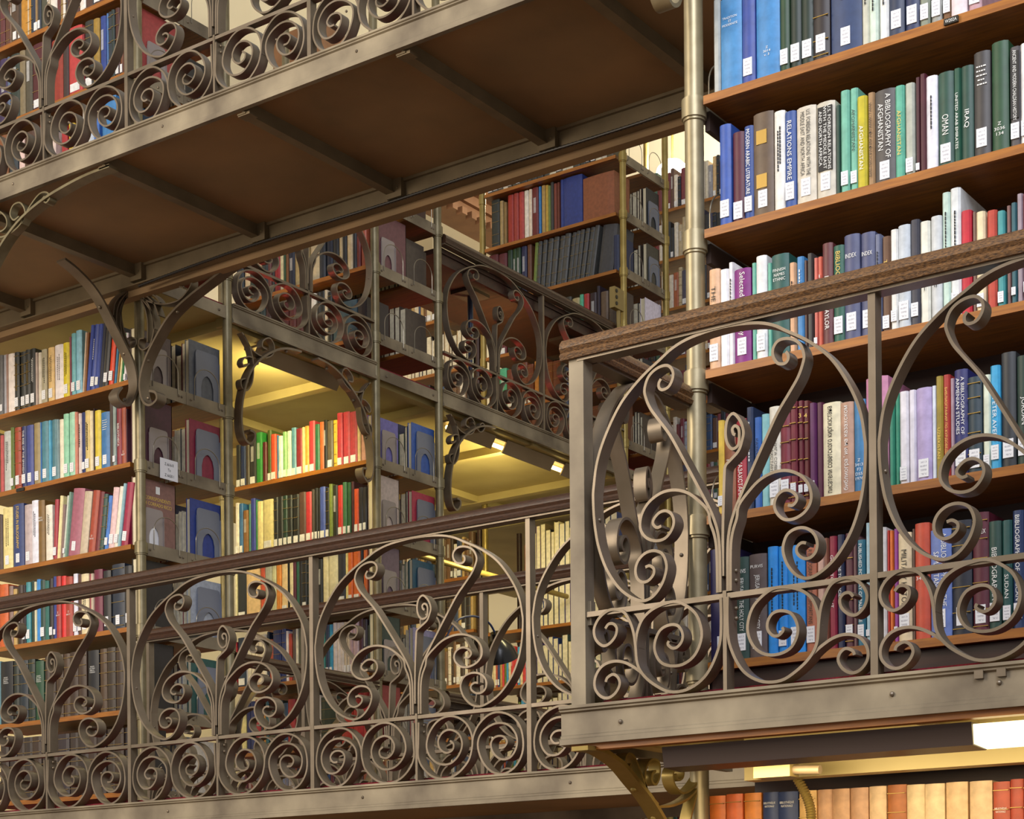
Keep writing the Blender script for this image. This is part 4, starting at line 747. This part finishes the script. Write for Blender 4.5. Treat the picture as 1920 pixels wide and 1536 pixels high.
# ------------------------------------------------------------ fluorescent fixtures and globe (their own light)
def lamp_light(name, loc, target, sx, sy, power, col, parent=None):
    return area(name, loc, target, sx, power, col, sy)
def trough(y0, y1, x, z, label, gaps, power):
    t = thing('fluorescent_fixture', (x, (y0 + y1) / 2, z), label, 'light fixture')
    cuts = [y0] + [q for g in gaps for q in g] + [y1]
    for i in range(0, len(cuts), 2):
        MB().prism([(x + .05, z), (x + .06, z), (x + .015, z - .075), (x + .008, z - .07)], cuts[i], cuts[i + 1], 'Y').build('reflector', 'fixture_metal', t)
    MB().box(x - .05, y0, z - .012, x + .05, y1, z).build('channel', 'fixture_metal', t)
    MB().tube([(x, y0 + .03, z - .035), (x, y1 - .03, z - .035)], .013, 10).build('tube_lamp', 'tube_glow', t, True)
    area('tube_light', (x - .02, (y0 + y1) / 2, z - .06), (x - .55, (y0 + y1) / 2, z - .5), .06, power, (1.0, .86, .42), y1 - y0)
    area('tube_wash', (x - .03, (y0 + y1) / 2, z - .03), (x - 1.0, (y0 + y1) / 2, z + .06), .05, power * 1.1, (1.0, .84, .38), y1 - y0)
trough(8.62, 10.2, -6.6, SO - .005, 'long fluorescent fixture with two lit gaps under upper gallery', [(9.08, 9.2), (9.74, 9.86)], 26)
trough(6.8, 7.7, -7.95, SO - .005, 'fluorescent fixture deep in the aisle behind the left bookcase', [], 34)
trough(6.95, 7.62, -6.6, SO - .005, 'short fluorescent fixture under the upper gallery between first two stacks', [], 14)
rt = thing('fluorescent_fixture', (-1.6, 3.8, RD_ - .12), 'dark fluorescent fixture with glowing end under the right gallery', 'light fixture')
MB().prism([(3.79, RD_ - .115), (3.9, RD_ - .115), (3.88, RD_ - .17), (3.80, RD_ - .165)], -2.24, -1.455, 'X').build('cover', 'steel_dark', rt)
MB().prism([(3.795, RD_ - .12), (3.9, RD_ - .12), (3.88, RD_ - .168), (3.80, RD_ - .163)], -1.453, -.2, 'X').build('diffuser', 'diffuser_glow', rt)
area('gallery_tube_light', (-1.5, 3.95, RD_ - .18), (-1.5, 4.5, 1.6), 1.6, 5.5, (1.0, .8, .5), .06)
area('gallery_tube_wash', (-1.5, 3.93, RD_ - .15), (-1.5, 5.0, RD_ - .1), 1.6, .35, (1.0, .8, .44), .04)
gl = thing('globe_pendant', (-7.65, 13.2, 8.0), 'glowing white globe pendant behind the round right post', 'lamp')
MB().ball((-7.65, 13.2, 8.2), .15, 20).build('globe', 'globe_glow', gl, True)
MB().tube([(-7.65, 13.2, 8.34), (-7.65, 13.2, 11)], .01, 8).build('stem', 'brass', gl, True)
pl_ = bpy.data.lights.new('globe_light', 'POINT'); pl_.energy = 150; pl_.color = (1, .93, .78); pl_.shadow_soft_size = .16
po = bpy.data.objects.new('globe_light', pl_); C.objects.link(po); po.location = (-7.4, 12.95, 8.2)

# small fittings
sb = thing('switch_box', (-6.41, 10.3, 5.98), 'small brass switch box with three holes on a pipe near third stack', 'switch box')
MB().box(-6.43, 10.24, 5.99, -6.39, 10.36, 6.13).build('box', 'switch_box', sb)
for k in range(3): MB().lathe([(.014, 0), (.014, .003)], 0, 0, 12)
for k in range(3):
    o = obj('socket', MB().lathe([(.013, 0), (.013, .004)], 0, 0, 12).mesh('socket', True), 'black_tag', sb); o.location = (-.0 + .02, -.035, .04 + k * .042); o.rotation_euler = (0, math.pi / 2, 0)
MB().tube([(-6.41, 10.32, D2 - .05), (-6.41, 10.32, 5.99)], .014, 8).build('pipe', 'switch_box', sb, True)
pp = thing('brass_pipe', (-6.9, 8.3, 3.8), 'horizontal brass pipe with coupling behind the second stack above the lower railing', 'pipe')
MB().tube([(-6.9, 8.42, 2.43 + 1.7), (-6.9, 10.4, 2.43 + 1.7)], .018, 12).build('pipe', 'brass', pp, True)
MB().tube([(-6.9, 8.9, 2.43 + 1.7), (-6.9, 8.96, 2.43 + 1.7)], .028, 12).build('coupling', 'brass', pp, True)
jb = thing('junction_box', (-2.05, 4.15, RD_ - .16), 'brass junction box with coiled conduit under the right gallery', 'junction box')
MB().box(-2.1, 4.0, RD_ - .185, -2.0, 4.05, RD_ - .15).build('box', 'switch_box', jb)
MB().tube([(-2.0, 4.025, RD_ - .168), (-1.93, 4.025, RD_ - .172)], .012, 10).build('cable_clamp', 'fixture_metal', jb, True)
n = 60; MB().tube([(-2.08 + .04 * math.sin(i * .05), 4.2, RD_ - .17 - .2 * i / n) for i in range(n + 1)], [.014 if i % 2 else .011 for i in range(n + 1)], 8).build('conduit', 'brass', jb, True)
for o in bpy.data.objects:
    if '_o' in o.keys(): del o['_o']
